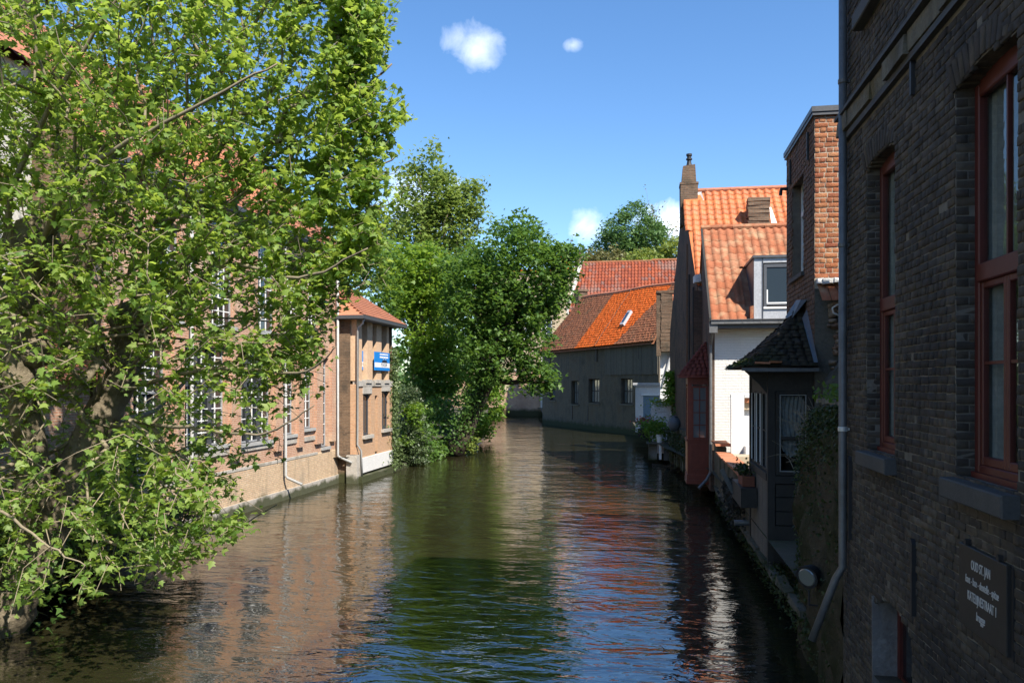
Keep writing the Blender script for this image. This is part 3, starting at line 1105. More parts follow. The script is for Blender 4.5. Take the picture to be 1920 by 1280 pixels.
# worn bricks stand about the mean face a little unevenly
bricks(nbw, bm_, 'soot_brick', 300, score=lambda q: (q[1, 3] ** 2 + (q[2, 3] - 4.5) ** 2) + (1e4 if q[1, 3] < 5.95 or q[2, 3] > 7.6 else 0))
# arch bricks stand on end over each window
for w in WINS[:2]:
    mats_ = []
    k = 13
    for i in range(k):
        u = w[0] - .05 + (w[1] - w[0] + .1) * i / k
        uu = (w[1] - w[0] + .1) / k
        zt = arch_top(w, min(max(u + uu / 2, w[0]), w[1]))
        mats_.append(basis(fr(u + .006, -.03, zt + .01), fr.U * (uu - .012) + Vector((0, 0, .002)), fr.N * (.042 + random.uniform(0, .004)), Vector((0, 0, .21)) + fr.U * ((i - k / 2) * .012)))
    pieces('brick', [brick_mesh('soot_brick', 80 + i)[2] for i in range(4)], mats_, nbw)
    m = MB(fr)   # head of the reveal, a shadow-dark board
    # jamb bricks inside the reveal
for w in WINS[:2]:
    jf = Fr((XN, w[1], 0), (1, 0, 0), (0, -1, 0))
    jm = brick_rows(jf, .0, .21, w[2], w[3] - .02, proud=.004, L=.27)
    pieces('brick', [brick_mesh('soot_brick', 90 + i)[2] for i in range(4)], jm, nbw)
# string course of worn stone
m = MB(fr)
y = 5.0
while y < 11.0:
    l = random.uniform(.55, 1.1)
    e = min(y + l, 11.02)
    p = random.uniform(.055, .10)
    m.box(y, e - .008, -.03, p, 7.70, 7.90 + random.uniform(-.02, .0), jit=.012)
    y = e
m.build('string_course', 'string_stone', NB)
m = MB(fr)
m.box(5.0, 11.02, -.03, .125, 7.915, 7.965, jit=.006)
m.box(5.0, 11.02, -.03, .055, 7.615, 7.69, jit=.006)
m.build('string_moulding', 'sill_stone', NB)
# sills
for (a, b, z0, z1) in ((6.04, 7.24, 3.56, 3.725), (8.80, 9.95, 3.56, 3.725), (8.95, 10.12, 8.72, 8.90)):
    m = MB(fr)
    m.bev(a, b, -.28, .125, z0, z1, .012)
    m.build('window_sill', 'sill_stone', NB)
# tall windows
for w in WINS[:2]:
    u0, u1, z0, z1 = w[0], w[1], w[2], w[3]
    f = MB(fr)
    n0, n1 = -.21, -.145
    f.bev(u0, u0 + .085, n0, n1, z0, z1 + .13)
    f.bev(u1 - .085, u1, n0, n1, z0, z1 + .13)
    f.bev(u0 + .085, u1 - .085, n0, n1 - .002, z0, z0 + .11)
    f.box(u0 + .02, u1 - .02, n0, n1 + .035, z0 - .005, z0 + .05)
    f.bev(u0 + .085, u1 - .085, n0, n1 - .002, z1 - .09, z1 + .13)
    tz = 5.42
    f.bev(u0 + .085, u1 - .085, n0, n1 + .02, tz - .085, tz + .065)
    c = (u0 + u1) / 2
    win = f.build('window', 'red_paint', NB)
    for a, b in ((u0 + .085, c), (c, u1 - .085)):
        s = MB(fr)
        s.bev(a, a + .05, n0 + .005, n1 - .012, z0 + .11, tz - .085, .008)
        s.bev(b - .05, b, n0 + .005, n1 - .012, z0 + .11, tz - .085, .008)
        s.bev(a + .05, b - .05, n0 + .005, n1 - .014, z0 + .11, z0 + .18, .008)
        s.bev(a + .05, b - .05, n0 + .005, n1 - .014, tz - .14, tz - .085, .008)
        s.box(a + .05, b - .05, n0 + .01, n1 - .025, 4.66, 4.685)
        s.build('casement', 'red_paint', win)
        p = MB(fr)
        p.quad((a + .05, n0 + .024, z0 + .18), (b - .05, n0 + .024, z0 + .18), (b - .05, n0 + .024, tz - .14), (a + .05, n0 + .024, tz - .14))
        p.build('pane', 'clear_glass', win)
    s = MB(fr)
    s.box(c - .014, c + .014, n0 + .01, n1 - .02, tz + .065, z1 - .09)
    s.build('glazing_bar', 'red_paint', win)
    for a, b in ((u0 + .085, c - .014), (c + .014, u1 - .085)):
        p = MB(fr)
        p.quad((a, n0 + .024, tz + .065), (b, n0 + .024, tz + .065), (b, n0 + .024, z1 - .09), (a, n0 + .024, z1 - .09))
        p.build('pane', 'clear_glass', win)
    # curtain hanging in folds behind the glass
    cu = MB(fr)
    for a, b in ((u0 + .06, c - .06), (c + .02, u1 - .04)):
        k = 26
        P = [(a + (b - a) * i / k, -.262 + .026 * math.sin(i * 1.25) + .010 * math.sin(i * 2.9)) for i in range(k + 1)]
        for i in range(k):
            (x0, y0), (x1, y1) = P[i], P[i + 1]
            cu.quad((x0, y0, z0 + .03), (x1, y1, z0 + .03), (x1, y1, z1 + .1), (x0, y0, z1 + .1))
    tc_ = thing('curtain', 'pale curtain hanging behind the %s red window of the dark brick house' % ('nearer' if w is WINS[0] else 'further'), 'curtain', (XN + .35, c, z0))
    cu.build('cloth', 'curtain', tc_)
    r = MB(fr)
    r.quad((u0 - .5, -1.6, z0 - .5), (u1 + .5, -1.6, z0 - .5), (u1 + .5, -1.6, z1 + .5), (u0 - .5, -1.6, z1 + .5))
    r.quad((u0 - .5, -.302, z0 - .5), (u0 - .5, -1.6, z0 - .5), (u0 - .5, -1.6, z1 + .5), (u0 - .5, -.302, z1 + .5))
    r.quad((u1 + .5, -.302, z0 - .5), (u1 + .5, -1.6, z0 - .5), (u1 + .5, -1.6, z1 + .5), (u1 + .5, -.302, z1 + .5))
    r.quad((u0 - .5, -.302, z0 - .5), (u1 + .5, -.302, z0 - .5), (u1 + .5, -1.6, z0 - .5), (u0 - .5, -1.6, z0 - .5))
    r.quad((u0 - .5, -.302, z1 + .5), (u1 + .5, -.302, z1 + .5), (u1 + .5, -1.6, z1 + .5), (u0 - .5, -1.6, z1 + .5))
    r.build('room', 'dark_room', NB)
# low window by the water with a plastered jamb
w = WINS[2]
m = MB(fr)
m.box(w[1] - .03, w[1] + .02, -.30, .012, .0, 2.10, jit=.012)
m.build('plastered_jamb', 'plaster_jamb', NB)
window(NB, fr, w[0], w[1] - .03, w[2], w[3] + .15, 2, 2, 'red_paint', 'glass', n=-.30, fw=.09, bar=.04)
# wall anchors
for y, a, b in ((8.21, 2.28, 3.02), (8.23, 7.28, 7.62), (10.62, 2.55, 3.6)):
    m = MB(fr)
    m.prism([(y - .022, a), (y + .022, a), (y + .028, b - .05), (y, b), (y - .028, b - .05)], -.02, .045)
    m.build('wall_anchor', 'iron', NB)
# downpipe with clamps and the spout over the water
m = MB()
m.tube([(2.48, 10.74, 13.2), (2.48, 10.74, 2.18), (2.40, 10.76, 2.02), (2.12, 10.82, 1.2)], .05, 14)
dp = m.build('downpipe', 'pipe_zinc', NB, smooth=True)
for z in (8.35, 6.27, 3.93):
    m = MB()
    m.lathe((2.48, 10.74, z), [(.055, -.03), (.06, -.02), (.06, .02), (.055, .03)], 14)
    m.box(2.48, 2.56, 10.725, 10.755, z - .015, z + .015)
    m.build('clamp', 'chrome' if z < 4 else 'pipe_zinc', dp)
# plaque
pq = thing('plaque', 'dark slate plaque with white lettering on the black brick wall', 'sign', (XN, 6.6, 2.57))
m = MB(fr)
m.bev(6.16, 7.03, .012, .04, 2.57, 3.22, .006)
m.build('panel', 'plaque', pq)
m = MB(fr)
m.box(6.12, 6.98, -.01, .012, 2.55, 3.20)  # dark plate shifted sideways and down, standing in for shade behind the panel
m.build('shadow_gap', 'iron', pq)
for y, z in ((6.3, 3.245), (6.9, 3.245)):
    m = MB(fr)
    m.box(y - .02, y + .02, -.01, .044, z - .02, z + .02)
    m.build('bracket', 'iron', pq)
for s, dz, size, xs, sh, ym in (('OUD ST. JAN', .185, .105, .58, 0, 6.60), ('kant - lace - dentelle - spitze', .06, .088, .60, .18, 6.585), ('KATELIJNESTRAAT 1', -.065, .105, .56, 0, 6.58), ('brugge', -.19, .095, .62, .18, 6.60)):
    text(s, size, basis((XN - .0415, ym, 2.90 + dz), (0, -1, 0), (0, 0, 1), (-1, 0, 0)), 'letter', pq, xs=xs, shear=sh)
# floodlight
fl = thing('floodlight', 'round black floodlight with a pale lens behind the downpipe spout', 'floodlight', (2.5, 12.4, 1.6))
ax = Vector((-.62, -.7, -.2)).normalized()
c0 = Vector((2.36, 12.25, 1.70))
m = MB()
m.tube([c0 - ax * .20, c0 - ax * .12, c0 + ax * .02, c0 + ax * .06], [.07, .13, .165, .17], 20)
m.build('housing', 'iron', fl, smooth=False)
m = MB()
m.tube([c0 + ax * .061, c0 + ax * .075], [.135, .12], 20)
m.build('lens', 'glass_pale', fl)
m = MB()
m.tube([c0 - ax * .1, (2.45, 12.45, 1.55), (2.6, 12.5, 1.55)], .02, 6)
m.tube([(2.36, 12.25, 1.5), (2.36, 12.25, 1.28), (2.6, 12.25, 1.26)], .015, 6)
m.build('bracket', 'iron', fl)

# ================================================================== MOSSY GARDEN WALL behind the downpipe
gw = thing('garden_wall', 'overgrown mossy wall sloping between the black house and the wooden bay', 'wall', (3, 12.4, 0))
GH = [(11.06, 4.22), (12.0, 4.2), (13.0, 4.12), (13.7, 3.75), (14.3, 3.1), (14.8, 2.0), (15.2, 1.1), (15.6, .7)]
V, F = [], []
for i in range(len(GH) * 3 - 2):
    k, f_ = divmod(i, 3)
    a, b = GH[k], GH[min(k + 1, len(GH) - 1)]
    y, zt = a[0] + (b[0] - a[0]) * f_ / 3, a[1] + (b[1] - a[1]) * f_ / 3
    xs = 0 if y < 14 else (y - 14) * .25
    row = [(2.57 + xs * .3, y, -1.0)]
    for j in range(1, 9):
        z = zt * j / 9
        row.append((2.57 + xs * .6 + .10 * math.sin(z * 3.1 + y * 2) * math.sin(y * 3 + z) + .05 * math.sin(z * 9 + y * 5), y, z))
    row += [(2.72 + xs, y, zt), (3.0 + xs, y, zt + .03), (4.6, y, zt + .02), (4.6, y, -1)]
    V.append(row)
m = MB()
nr = len(V[0])
flat = [p for r in V for p in r]
m.add(flat, [(i * nr + j, i * nr + j + 1, (i + 1) * nr + j + 1, (i + 1) * nr + j) for i in range(len(V) - 1) for j in range(nr - 1)])
m.add(V[-1], [tuple(range(nr))])
m.build('wall', 'mossy_wall', gw, smooth=True)
for i in range(5):
    m = MB()
    y = 11.1 + i * .48
    m.box(2.70, 4.4, y, y + .46, 4.2, 4.27 + random.uniform(-.01, .02), jit=.015)
    m.build('coping_stone', 'quay_stone', gw)
# moss and creeper hanging over it
P = []
for _ in range(3000):
    y = random.uniform(11.1, 15.1)
    zt = np.interp(y, [p[0] for p in GH], [p[1] for p in GH])
    if random.random() < .75:
        z = zt - abs(random.gauss(0, .4))
    else:
        z = random.uniform(.2, zt)
    P.append((2.53 + random.uniform(-.07, .1) + max(0, y - 14) * .2, y, z))
P = np.array(P)
V, F = scatter(*leaf_oval(), leaf_mats(P, .06, .2, droop=1.0))
link('moss', np_mesh('moss', V, F, 'moss_leaf'), gw, kind='stuff')
# dry twiggy weeds on its end
wd = thing('dry_weed', 'tangle of dry brown stems on the end of the mossy wall before the bay window', 'plant', (2.8, 13.9, 3.7))
m = MB()
for _ in range(70):
    y, x = random.uniform(13.3, 14.3), random.uniform(2.5, 3.0)
    z = np.interp(y, [p[0] for p in GH], [p[1] for p in GH]) - .05
    d = Vector((random.gauss(-.25, .5), random.gauss(.3, .5), random.uniform(-.1, 1))).normalized() * random.uniform(.2, .75)
    b = Vector((x, y, z))
    m.tube([b, b + d * .5 + Vector((0, 0, .05)), b + d], [.007, .005, .002], 4, cap=False)
m.build('stem', 'dry_stem', wd)
wd = thing('weed', 'green weeds growing on top of the mossy wall beside the downpipe', 'plant', (3.0, 12, 4.25))
P = np.array([(random.uniform(2.6, 3.6), random.uniform(11.3, 13.4), 4.27 + abs(random.gauss(0, .12))) for _ in range(420)])
V, F = scatter(*leaf_oval(), leaf_mats(P, .10, .1))
link('foliage', np_mesh('foliage', V, F, 'leaf_mid'), wd, kind='stuff')

# ================================================================== TALL NARROW BRICK HOUSE
TH = thing('brick_house', 'tall narrow orange brick house with a flat parapet behind the drainpipe', 'house', (5, 19, 0))
XH, YH0, YH1, ZH = 3.5, 17.59, 20.95, 10.28
# near face (towards the camera): mortar bed and picked-out bricks
fn = FY(YH0)
m = MB(fn)
m.quad((XH, -.002, 6.5), (6.6, -.002, 6.5), (6.6, -.002, ZH), (XH, -.002, ZH))
hw1 = m.build('wall', 'orange_mortar', TH)
fc = FR(XH)
hop = [(18.78, 20.2, 7.02, 9.28)]
m = MB(fc)
wall_open(m, YH0, YH1, 0, ZH, hop, .30, n=-.012)
hw2 = m.build('wall', 'brown_mortar', TH)
m = MB()
m.quad((XH, YH1, 0), (6.6, YH1, 0), (6.6, YH1, ZH), (XH, YH1, ZH))
m.quad((6.6, YH0, 0), (6.6, YH1, 0), (6.6, YH1, ZH), (6.6, YH0, ZH))
m.quad((XH, YH0, ZH - .05), (6.6, YH0, ZH - .05), (6.6, YH1, ZH - .05), (XH, YH1, ZH - .05))
m.build('side_wall', 'brick_x', TH)
b1 = brick_rows(fn, XH + .0, 4.35, 6.72, ZH - .10, course=.105, L=.27, proud=.007, joint=.02)
bricks(hw1, b1, 'orange_brick', 170)
b2 = brick_rows(fc, YH0 + .0, YH1 - .02, 4.4, ZH - .1, course=.105, L=.27, proud=.006, joint=.014, opening=lambda u, z: 18.78 < u < 20.2 and 7.02 < z < 9.28)
bricks(hw2, b2, 'brown_brick', 130)
m = MB()
m.box(XH - .07, 6.7, YH0 - .08, YH1 + .05, ZH - .09, ZH + .02)
m.box(XH - .05, 6.68, YH0 - .06, YH1 + .03, ZH - .16, ZH - .093)
m.build('parapet_cap', 'dark_zinc', TH)
for y, z0, z1 in ((18.15, 9.35, 9.95), (20.3, 9.35, 9.95)):
    m = MB(fc)
    m.box(y - .03, y + .03, -.02, .05, z0, z1)
    m.build('wall_anchor', 'iron', TH)
m = MB(fc)
m.tube([(XH - .02, 20.75, 9.35), (XH - .16, 20.75, 9.35), (XH - .18, 20.75, 9.2)], .045, 8)
m.build('spout', 'iron', TH)
wo = window(TH, fc, 18.78, 20.2, 7.02, 9.28, 2, 2, 'white_paint', 'glass_blue', n=-.26, fw=.09, transom=8.55)
m = MB(fc)
m.box(18.68, 20.3, -.26, .07, 6.93, 7.02)
m.build('window_sill', 'sill_stone', TH)
# lean-to remnant on the near face: flashing, tiles, rubble below
m = MB(fn)
V = []
for i in range(8):
    a = XH + .03 + i * .11
    m.box(a, a + .112, -.01, .16 + .02 * math.sin(i * 2.1), 6.60 - .02 * math.sin(i * 1.7), 6.70, jit=.012)
m.build('flashing', 'flashing', TH)
tm = tile_mesh('tile', flat_tmpl(.05, .03), 'pantile_old')
mt_ = [basis((XH + .05 + i * .19, YH0 - .46, 6.22), Vector((.185, 0, 0)), Vector((0, .44, .38)), Vector((0, -.12, .16))) for i in range(5)]
pieces('tile', [tm], mt_, hw1)
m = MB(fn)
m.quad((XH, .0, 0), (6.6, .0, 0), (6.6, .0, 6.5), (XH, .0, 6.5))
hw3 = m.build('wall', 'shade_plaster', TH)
rub = []
for _ in range(150):
    x, z = random.uniform(3.72, 4.5), random.uniform(4.0, 6.1)
    edge = 4.25 + (x - 3.55) * 1.6
    if z < edge and not (x > 3.95 and z < edge - .55):
        continue
    s = random.uniform(.07, .17)
    rub.append(basis((x, YH0 + .03, z), Vector((s, 0, random.uniform(-.03, .03))), Vector((0, -(.10 + random.uniform(0, .09)), 0)), Vector((random.uniform(-.03, .03), 0, s * random.uniform(.5, .8)))))
pieces('rubble_stone', [brick_mesh('rubble', 120 + i)[2] for i in range(5)], rub, hw3)
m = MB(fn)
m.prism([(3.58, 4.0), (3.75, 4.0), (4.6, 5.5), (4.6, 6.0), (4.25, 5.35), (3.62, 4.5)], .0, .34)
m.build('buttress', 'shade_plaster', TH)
m = MB()
m.tube([(4.06, 17.25, 5.2), (4.06, 17.25, 6.02), (4.0, 17.25, 6.10), (3.88, 17.25, 6.13), (3.78, 17.25, 6.06), (3.80, 17.25, 5.96), (3.92, 17.25, 5.9)], .02, 8)
m.build('vent_pipe', 'flashing', TH, smooth=True)

# ================================================================== DARK WOODEN BAY
BY = thing('wooden_bay', 'black timber bay with a mossy slate roof hanging over the water', 'bay', (3, 19, .6))
X0, X1, Y0, Y1, ZE = 2.56, 3.5, 17.62, 20.7, 4.86
m = MB()
for (x, y) in ((X0, Y0), (X0, Y1 - .14)):
    m = MB()
    m.box(x, x + .15, y, y + .14, .62, ZE)
    m.build('post', 'black_wood', BY)
ff = FY(Y0)
for a_, n_, z0_, z1_ in ((.15, -.02, .62, 1.06), (.15, -.016, 1.07, 1.5), (.15, .015, 2.40, 2.56), (.17, -.012, 1.52, 1.80), (.17, -.016, 1.82, 2.1), (.17, -.01, 2.12, 2.38), (.15, -.01, 4.36, ZE)):
    m = MB(ff)
    m.box(X0 + a_, X1, -.1, n_, z0_, z1_)
    m.build('plank', 'black_wood', BY)
wf = MB(ff)
wf.bev(X0 + .16, X0 + .24, -.07, .01, 2.57, 4.36)
wf.bev(X1 - .16, X1 - .02, -.07, .01, 2.57, 4.36)
wf.bev(X0 + .24, X1 - .16, -.07, .008, 2.57, 2.65)
wf.bev(X0 + .24, X1 - .16, -.07, .008, 4.28, 4.36)
wf.bev(X0 + .24, X1 - .16, -.06, .004, 3.32, 3.39)
bw_ = wf.build('window', 'black_wood', BY)
wf = MB(ff)
for a, b, c, d in ((X0 + .24, X0 + .262, 2.65, 4.28), (X1 - .182, X1 - .16, 2.65, 4.28), (X0 + .262, X1 - .182, 2.65, 2.67), (X0 + .262, X1 - .182, 4.26, 4.28)):
    wf.box(a, b, -.05, .012, c, d)
wf.build('putty_edge', 'pale_wood', bw_)
p = MB(ff)
p.quad((X0 + .262, -.038, 2.67), (X1 - .182, -.038, 2.67), (X1 - .182, -.038, 4.26), (X0 + .262, -.038, 4.26))
p.build('pane', 'clear_glass', bw_)
# draped curtain, gathered into swags
dr = thing('curtain', 'grey curtain gathered in swags behind the bay window glass', 'curtain', (3, Y0 + .2, 3.1))
V, nx, nz = [], 40, 40
for j in range(nz + 1):
    t_ = j / nz
    for i in range(nx + 1):
        s = i / nx
        bottom = 3.18 - .22 * math.sin(math.pi * min(1, s * 1.05)) + .02 * math.sin(s * 40)
        z = 4.24 + (bottom - 4.24) * t_
        q = 1 - (2 * s - 1) ** 2
        fold = .030 * math.sin(s * 36 + 3 * math.sin(t_ * 5)) * (1 - t_ * .6) + .045 * math.sin((t_ * 3.2 - q * .55) * 9 + s * 4) * t_
        V.append((X0 + .27 + s * (X1 - .19 - X0 - .27), Y0 + .11 - fold * .6, z))
m = MB()
m.add(V, [(j * (nx + 1) + i, j * (nx + 1) + i + 1, (j + 1) * (nx + 1) + i + 1, (j + 1) * (nx + 1) + i) for j in range(nz) for i in range(nx)])
m.build('cloth', 'drape', dr, smooth=True)
fb = FR(X0)
for k, (a, b) in enumerate(((17.95, 18.75), (18.85, 19.65), (19.75, 20.5))):
    wn_ = window(BY, fb, a, b, 2.62, 4.34, 1, 2, 'black_wood', 'glass', n=-.08, fw=.05, bar=.03)
    e = MB(fb)
    e.box(a + .05, a + .075, -.04, -.02, 2.67, 4.29)
    e.box(b - .075, b - .05, -.04, -.02, 2.67, 4.29)
    e.build('white_bead', 'sign_white' if k else 'pale_wood', wn_)
for z0_, z1_, n_ in ((4.34, ZE, -.04), (2.44, 2.6, .02)):
    m = MB(fb)
    m.box(Y0 + .14, Y1 - .14, -.1, n_, z0_, z1_)
    m.build('rail', 'black_wood', BY)
for i in range(11):
    m = MB(fb)
    a = Y0 + .15 + i * .254
    m.box(a, a + .245, -.09, -.03 + random.uniform(0, .012), .72, 2.44)
    m.build('plank', 'grey_wood', BY)
m = MB()
m.quad((X0 + .5, Y0 + .8, .7), (X1, Y0 + .8, .7), (X1, Y0 + .8, ZE), (X0 + .5, Y0 + .8, ZE))
m.quad((X0 + .02, Y0, .7), (X1, Y0, .7), (X1, Y1, .7), (X0 + .02, Y1, .7))
m.quad((X0 + .02, Y1, .7), (X1, Y1, .7), (X1, Y1, ZE), (X0 + .02, Y1, ZE))
m.build('back_panel', 'black_wood', BY)
# roof: bell-cast half pyramid against the tall house
APX = Vector((3.47, 18.85, 6.22))


def bay_roof_point(a, t):
    """a: 0..1 along the eaves from the near wall corner round to the far one, t: 0 eaves .. 1 apex"""
    c = [(3.52, 17.22), (2.02, 17.22), (2.02, 21.1), (3.52, 21.1)]
    L = [1.5, 3.88, 1.5]
    s = a * sum(L)
    for k in range(3):
        if s <= L[k] or k == 2:
            f_ = min(1, s / L[k])
            p = Vector((*c[k], 0)).lerp(Vector((*c[k + 1], 0)), f_)
            break
        s -= L[k]
    tt = t
    x = p.x + (APX.x - p.x) * tt
    y = p.y + (APX.y - p.y) * tt
    z = 4.80 + (APX.z - 4.80) * (tt ** 1.28) + .06
    return Vector((x, y, z))


m = MB()
NA, NTT = 24, 8
P = [bay_roof_point(i / NA, j / NTT) for j in range(NTT + 1) for i in range(NA + 1)]
m.add(P, [(j * (NA + 1) + i, j * (NA + 1) + i + 1, (j + 1) * (NA + 1) + i + 1, (j + 1) * (NA + 1) + i) for j in range(NTT) for i in range(NA)])
rf = m.build('roof', 'black_wood', BY)
mt_ = []
rows = 17
for r in range(rows):
    t0, t1 = r / rows, (r + 1.25) / rows
    for (a0, a1) in ((0, 1.5 / 6.88), (1.5 / 6.88, 5.38 / 6.88), (5.38 / 6.88, 1)):
        pa, pb = bay_roof_point(a0, t0), bay_roof_point(a1, t0)
        n = max(1, int((pb - pa).length / .17))
        for c in range(n):
            q0 = bay_roof_point(a0 + (a1 - a0) * c / n, t0)
            q1 = bay_roof_point(a0 + (a1 - a0) * (c + 1) / n, t0)
            q2 = bay_roof_point(a0 + (a1 - a0) * (c + .5) / n, min(1, t1))
            A_, S_ = q1 - q0, q2 - (q0 + q1) / 2
            if A_.length < .03 or random.random() < .012:
                continue
            N_ = A_.cross(S_).normalized()
            if N_.z < 0:
                N_ = -N_
            mt_.append(basis(q0 + N_ * random.uniform(.006, .03) + S_ * random.uniform(-.08, .05), A_, S_ + N_ * random.uniform(-.02, .01), N_ * .34))
tiles(rf, 'slate', [tile_mesh('slate', flat_tmpl(.09, .03), 'tile_slate')], mt_, flat_tmpl(.09, .03), 'tile_slate', 300)
for (x, y, z, s) in ((2.25, 17.15, 4.93, .28), (2.55, 17.13, 4.94, .22)):
    m = MB()
    m.box(x, x + s, y, y + .34, z, z + .03, jit=.015)
    m.build('loose_tile', 'terracotta', rf)
m = MB()
m.prism([(1.98, 4.78), (3.5, 4.78), (3.5, 4.83), (1.98, 4.84)], 17.2, 17.24)
m.box(2.1, 3.5, 17.14, 17.20, 4.76, 4.83)
m.build('gutter', 'pipe_zinc', BY)
m = MB()
m.add([(3.2, 18.5, 5.95), (3.49, 18.35, 6.35), (3.49, 19.2, 6.42), (3.15, 19.1, 6.02), (3.38, 18.45, 6.36), (3.4, 19.1, 6.42)], [(0, 1, 2, 3), (0, 4, 5, 3), (0, 1, 4), (3, 2, 5), (1, 2, 5, 4)])
m.add([(3.49, 17.2, 4.95), (3.42, 17.25, 4.95), (3.40, 18.4, 5.95), (3.49, 18.35, 6.15)], [(0, 1, 2, 3)])
m.build('lead_flashing', 'lead', BY)
m = MB()
m.prism([(2.4, 4.5), (2.56, 4.3), (2.56, 4.84), (2.05, 4.84)], 17.75, 17.83)
m.build('bracket', 'black_wood', BY)
P = np.array([tuple(bay_roof_point(random.uniform(.20, .85), abs(random.gauss(0, .10)))) for _ in range(900)]) + np.array([0, 0, .05])
V, F = scatter(*leaf_oval(), leaf_mats(P, .07, .3))
link('moss', np_mesh('moss', V, F, 'moss_leaf'), rf, kind='stuff')
# flower box and board below its canal side, drain stub
fx = thing('flower_box', 'terracotta flower box on a dark shelf under the bay windows', 'planter', (2.4, 20, 2.1))
m = MB()
m.box(2.27, 2.55, 19.6, 20.5, 2.08, 2.32)
m.build('box', 'clay_pot', fx)
m = MB()
m.box(2.2, 2.56, 19.3, 21.2, 1.62, 2.07)
m.build('shelf', 'black_wood', fx)
P = np.array([(random.uniform(2.2, 2.5), random.uniform(19.6, 20.9), 2.35 + abs(random.gauss(0, .1))) for _ in range(260)])
V, F = scatter(*leaf_oval(), leaf_mats(P, .09, .2))
link('foliage', np_mesh('foliage', V, F, 'moss_leaf'), fx, kind='stuff')
bd = thing('board', 'weathered grey board propped at a slant beside the flower box', 'board', (2.1, 21.2, 1.6))
m = MB()
m.add([(2.16, 21.0, 1.72), (2.3, 21.0, 1.66), (2.0, 21.3, 2.33), (1.9, 21.3, 2.27), (2.16, 21.05, 1.72), (2.3, 21.05, 1.66), (2.0, 21.35, 2.33), (1.9, 21.35, 2.27)], [(0, 1, 2, 3), (4, 5, 6, 7), (0, 1, 5, 4), (1, 2, 6, 5), (2, 3, 7, 6), (3, 0, 4, 7)])
m.build('plank', 'grey_wood', bd)
ds = thing('drain_pipe', 'short grey drain stub poking out of the embankment by the bay', 'pipe', (2.5, 20.6, 1.0))
m = MB()
m.tube([(2.9, 20.9, 1.02), (2.22, 20.9, 1.0)], .07, 12)
m.build('pipe', 'pipe_zinc', ds, smooth=True)
hp = thing('hanging_plant', 'rusty brown hanging plant spilling over the garden wall beside the bay', 'plant', (2.5, 23, 1.9))
P = np.array([(2.5 + random.gauss(0, .14), random.uniform(21.6, 24.6), 1.75 - abs(random.gauss(0, .5))) for _ in range(1500)])
V, F = scatter(*leaf_oval(), leaf_mats(P, .12, .1, droop=1.2))
link('foliage', np_mesh('foliage', V, F, 'tile_slate'), hp, kind='stuff')

# ================================================================== GARDEN WALL WITH CLAY COPING, WHITE PIER
gy = thing('garden_wall', 'stained garden wall with clay coping between the wooden bay and the white house', 'wall', (2.6, 26, .6))
m = MB()
y = 20.8
while y < 31.2:
    e = y + 1.3
    m.box(2.58, 2.9, y, e, .5, 1.98 + (.25 if y > 29 else 0) + random.uniform(-.03, .03), jit=.012)
    y = e
m.build('wall', 'quay', gy)
for i in range(22):
    y = 20.9 + i * .47
    zt = 2.02 + (.28 if y > 29.0 else 0) + .0
    m = MB()
    m.box(2.48, 3.0, y, y + .45, zt, zt + .07, jit=.018)
    m.build('coping_tile', 'terracotta', gy)
wp = thing('white_pier', 'white plastered garden pier and niche with a scalloped clay top by the white house', 'wall', (3.3, 28, 1.5))
m = MB()
m.box(2.98, 3.42, 29.0, 29.35, 1.2, 4.12, jit=.02)
m.box(3.42, 4.6, 29.5, 29.8, 1.2, 3.6)
m.box(3.42, 4.6, 28.6, 29.0, 1.2, 2.35)
m.build('wall', 'white_plaster', wp)
m = MB()
m.box(3.4, 4.65, 29.2, 29.9, 3.86, 4.02, jit=.02)
m.build('coping', 'terracotta', wp)
m = MB()
m.box(3.42, 4.6, 29.35, 29.85, 3.6, 3.85)
m.build('lintel', 'beige_plaster', wp)
for i in range(7):
    m = MB()
    m.lathe((2.98 + i * .23 + .11, 29.2, 4.10), [(.13, -.06), (.12, .02), (.06, .07), (.001, .09)], 8)
    m.build('scallop', 'white_plaster', wp)
st = thing('garden_step', 'lit clay step in the little courtyard by the white pier', 'step', (3.2, 27, 2))
m = MB()
m.box(2.95, 4.4, 27.4, 28.4, 1.2, 2.1)
m.build('step', 'beige_plaster', st)

# ================================================================== WHITE HOUSE
WH = thing('white_house', 'white painted brick house with a weathered pantile roof and zinc dormer', 'house', (5, 33, 1.2))
YF = 31.5
m = MB(FY(YF))
m.quad((2.62, 0, 1.2), (7.6, 0, 1.2), (7.6, 0, 6.9), (2.62, 0, 6.9))
m.build('wall', 'white_brick', WH)
m = MB()
m.add([(2.46, 31.5, .4), (2.46, 36.2, .4), (2.46, 36.2, 11.2), (2.46, 35.5, 11.15), (2.46, 31.5, 6.85)], [(0, 1, 2, 3, 4)])
m.quad((2.46, 31.499, .4), (2.62, 31.499, .4), (2.62, 31.499, 6.85), (2.46, 31.499, 6.85))
m.build('gable_wall', 'brick_y', WH)
m = MB()
m.quad((7.6, 31.5, 1.2), (7.6, 39.5, 1.2), (7.6, 39.5, 6.9), (7.6, 31.5, 6.9))
m.quad((7.6, 31.5, 6.9), (7.6, 35.5, 11.2), (7.6, 39.5, 6.9))
m.build('gable_wall', 'brick_y', WH)
m = MB(FY(YF))
m.box(2.45, 7.7, -.05, .78, 6.72, 6.78)
m.box(2.45, 7.7, .02, .72, 6.60, 6.72)
m.build('soffit', 'dark_zinc', WH)
m = MB(FY(YF))
m.box(2.42, 7.7, .72, .88, 6.74, 6.88)
m.box(2.42, 7.7, .68, .92, 6.88, 6.905)
for x in (2.9, 3.55, 4.2, 4.85):
    m.box(x, x + .02, .878, .892, 6.74, 6.9)
m.build('gutter', 'pipe_zinc', WH)
m = MB()
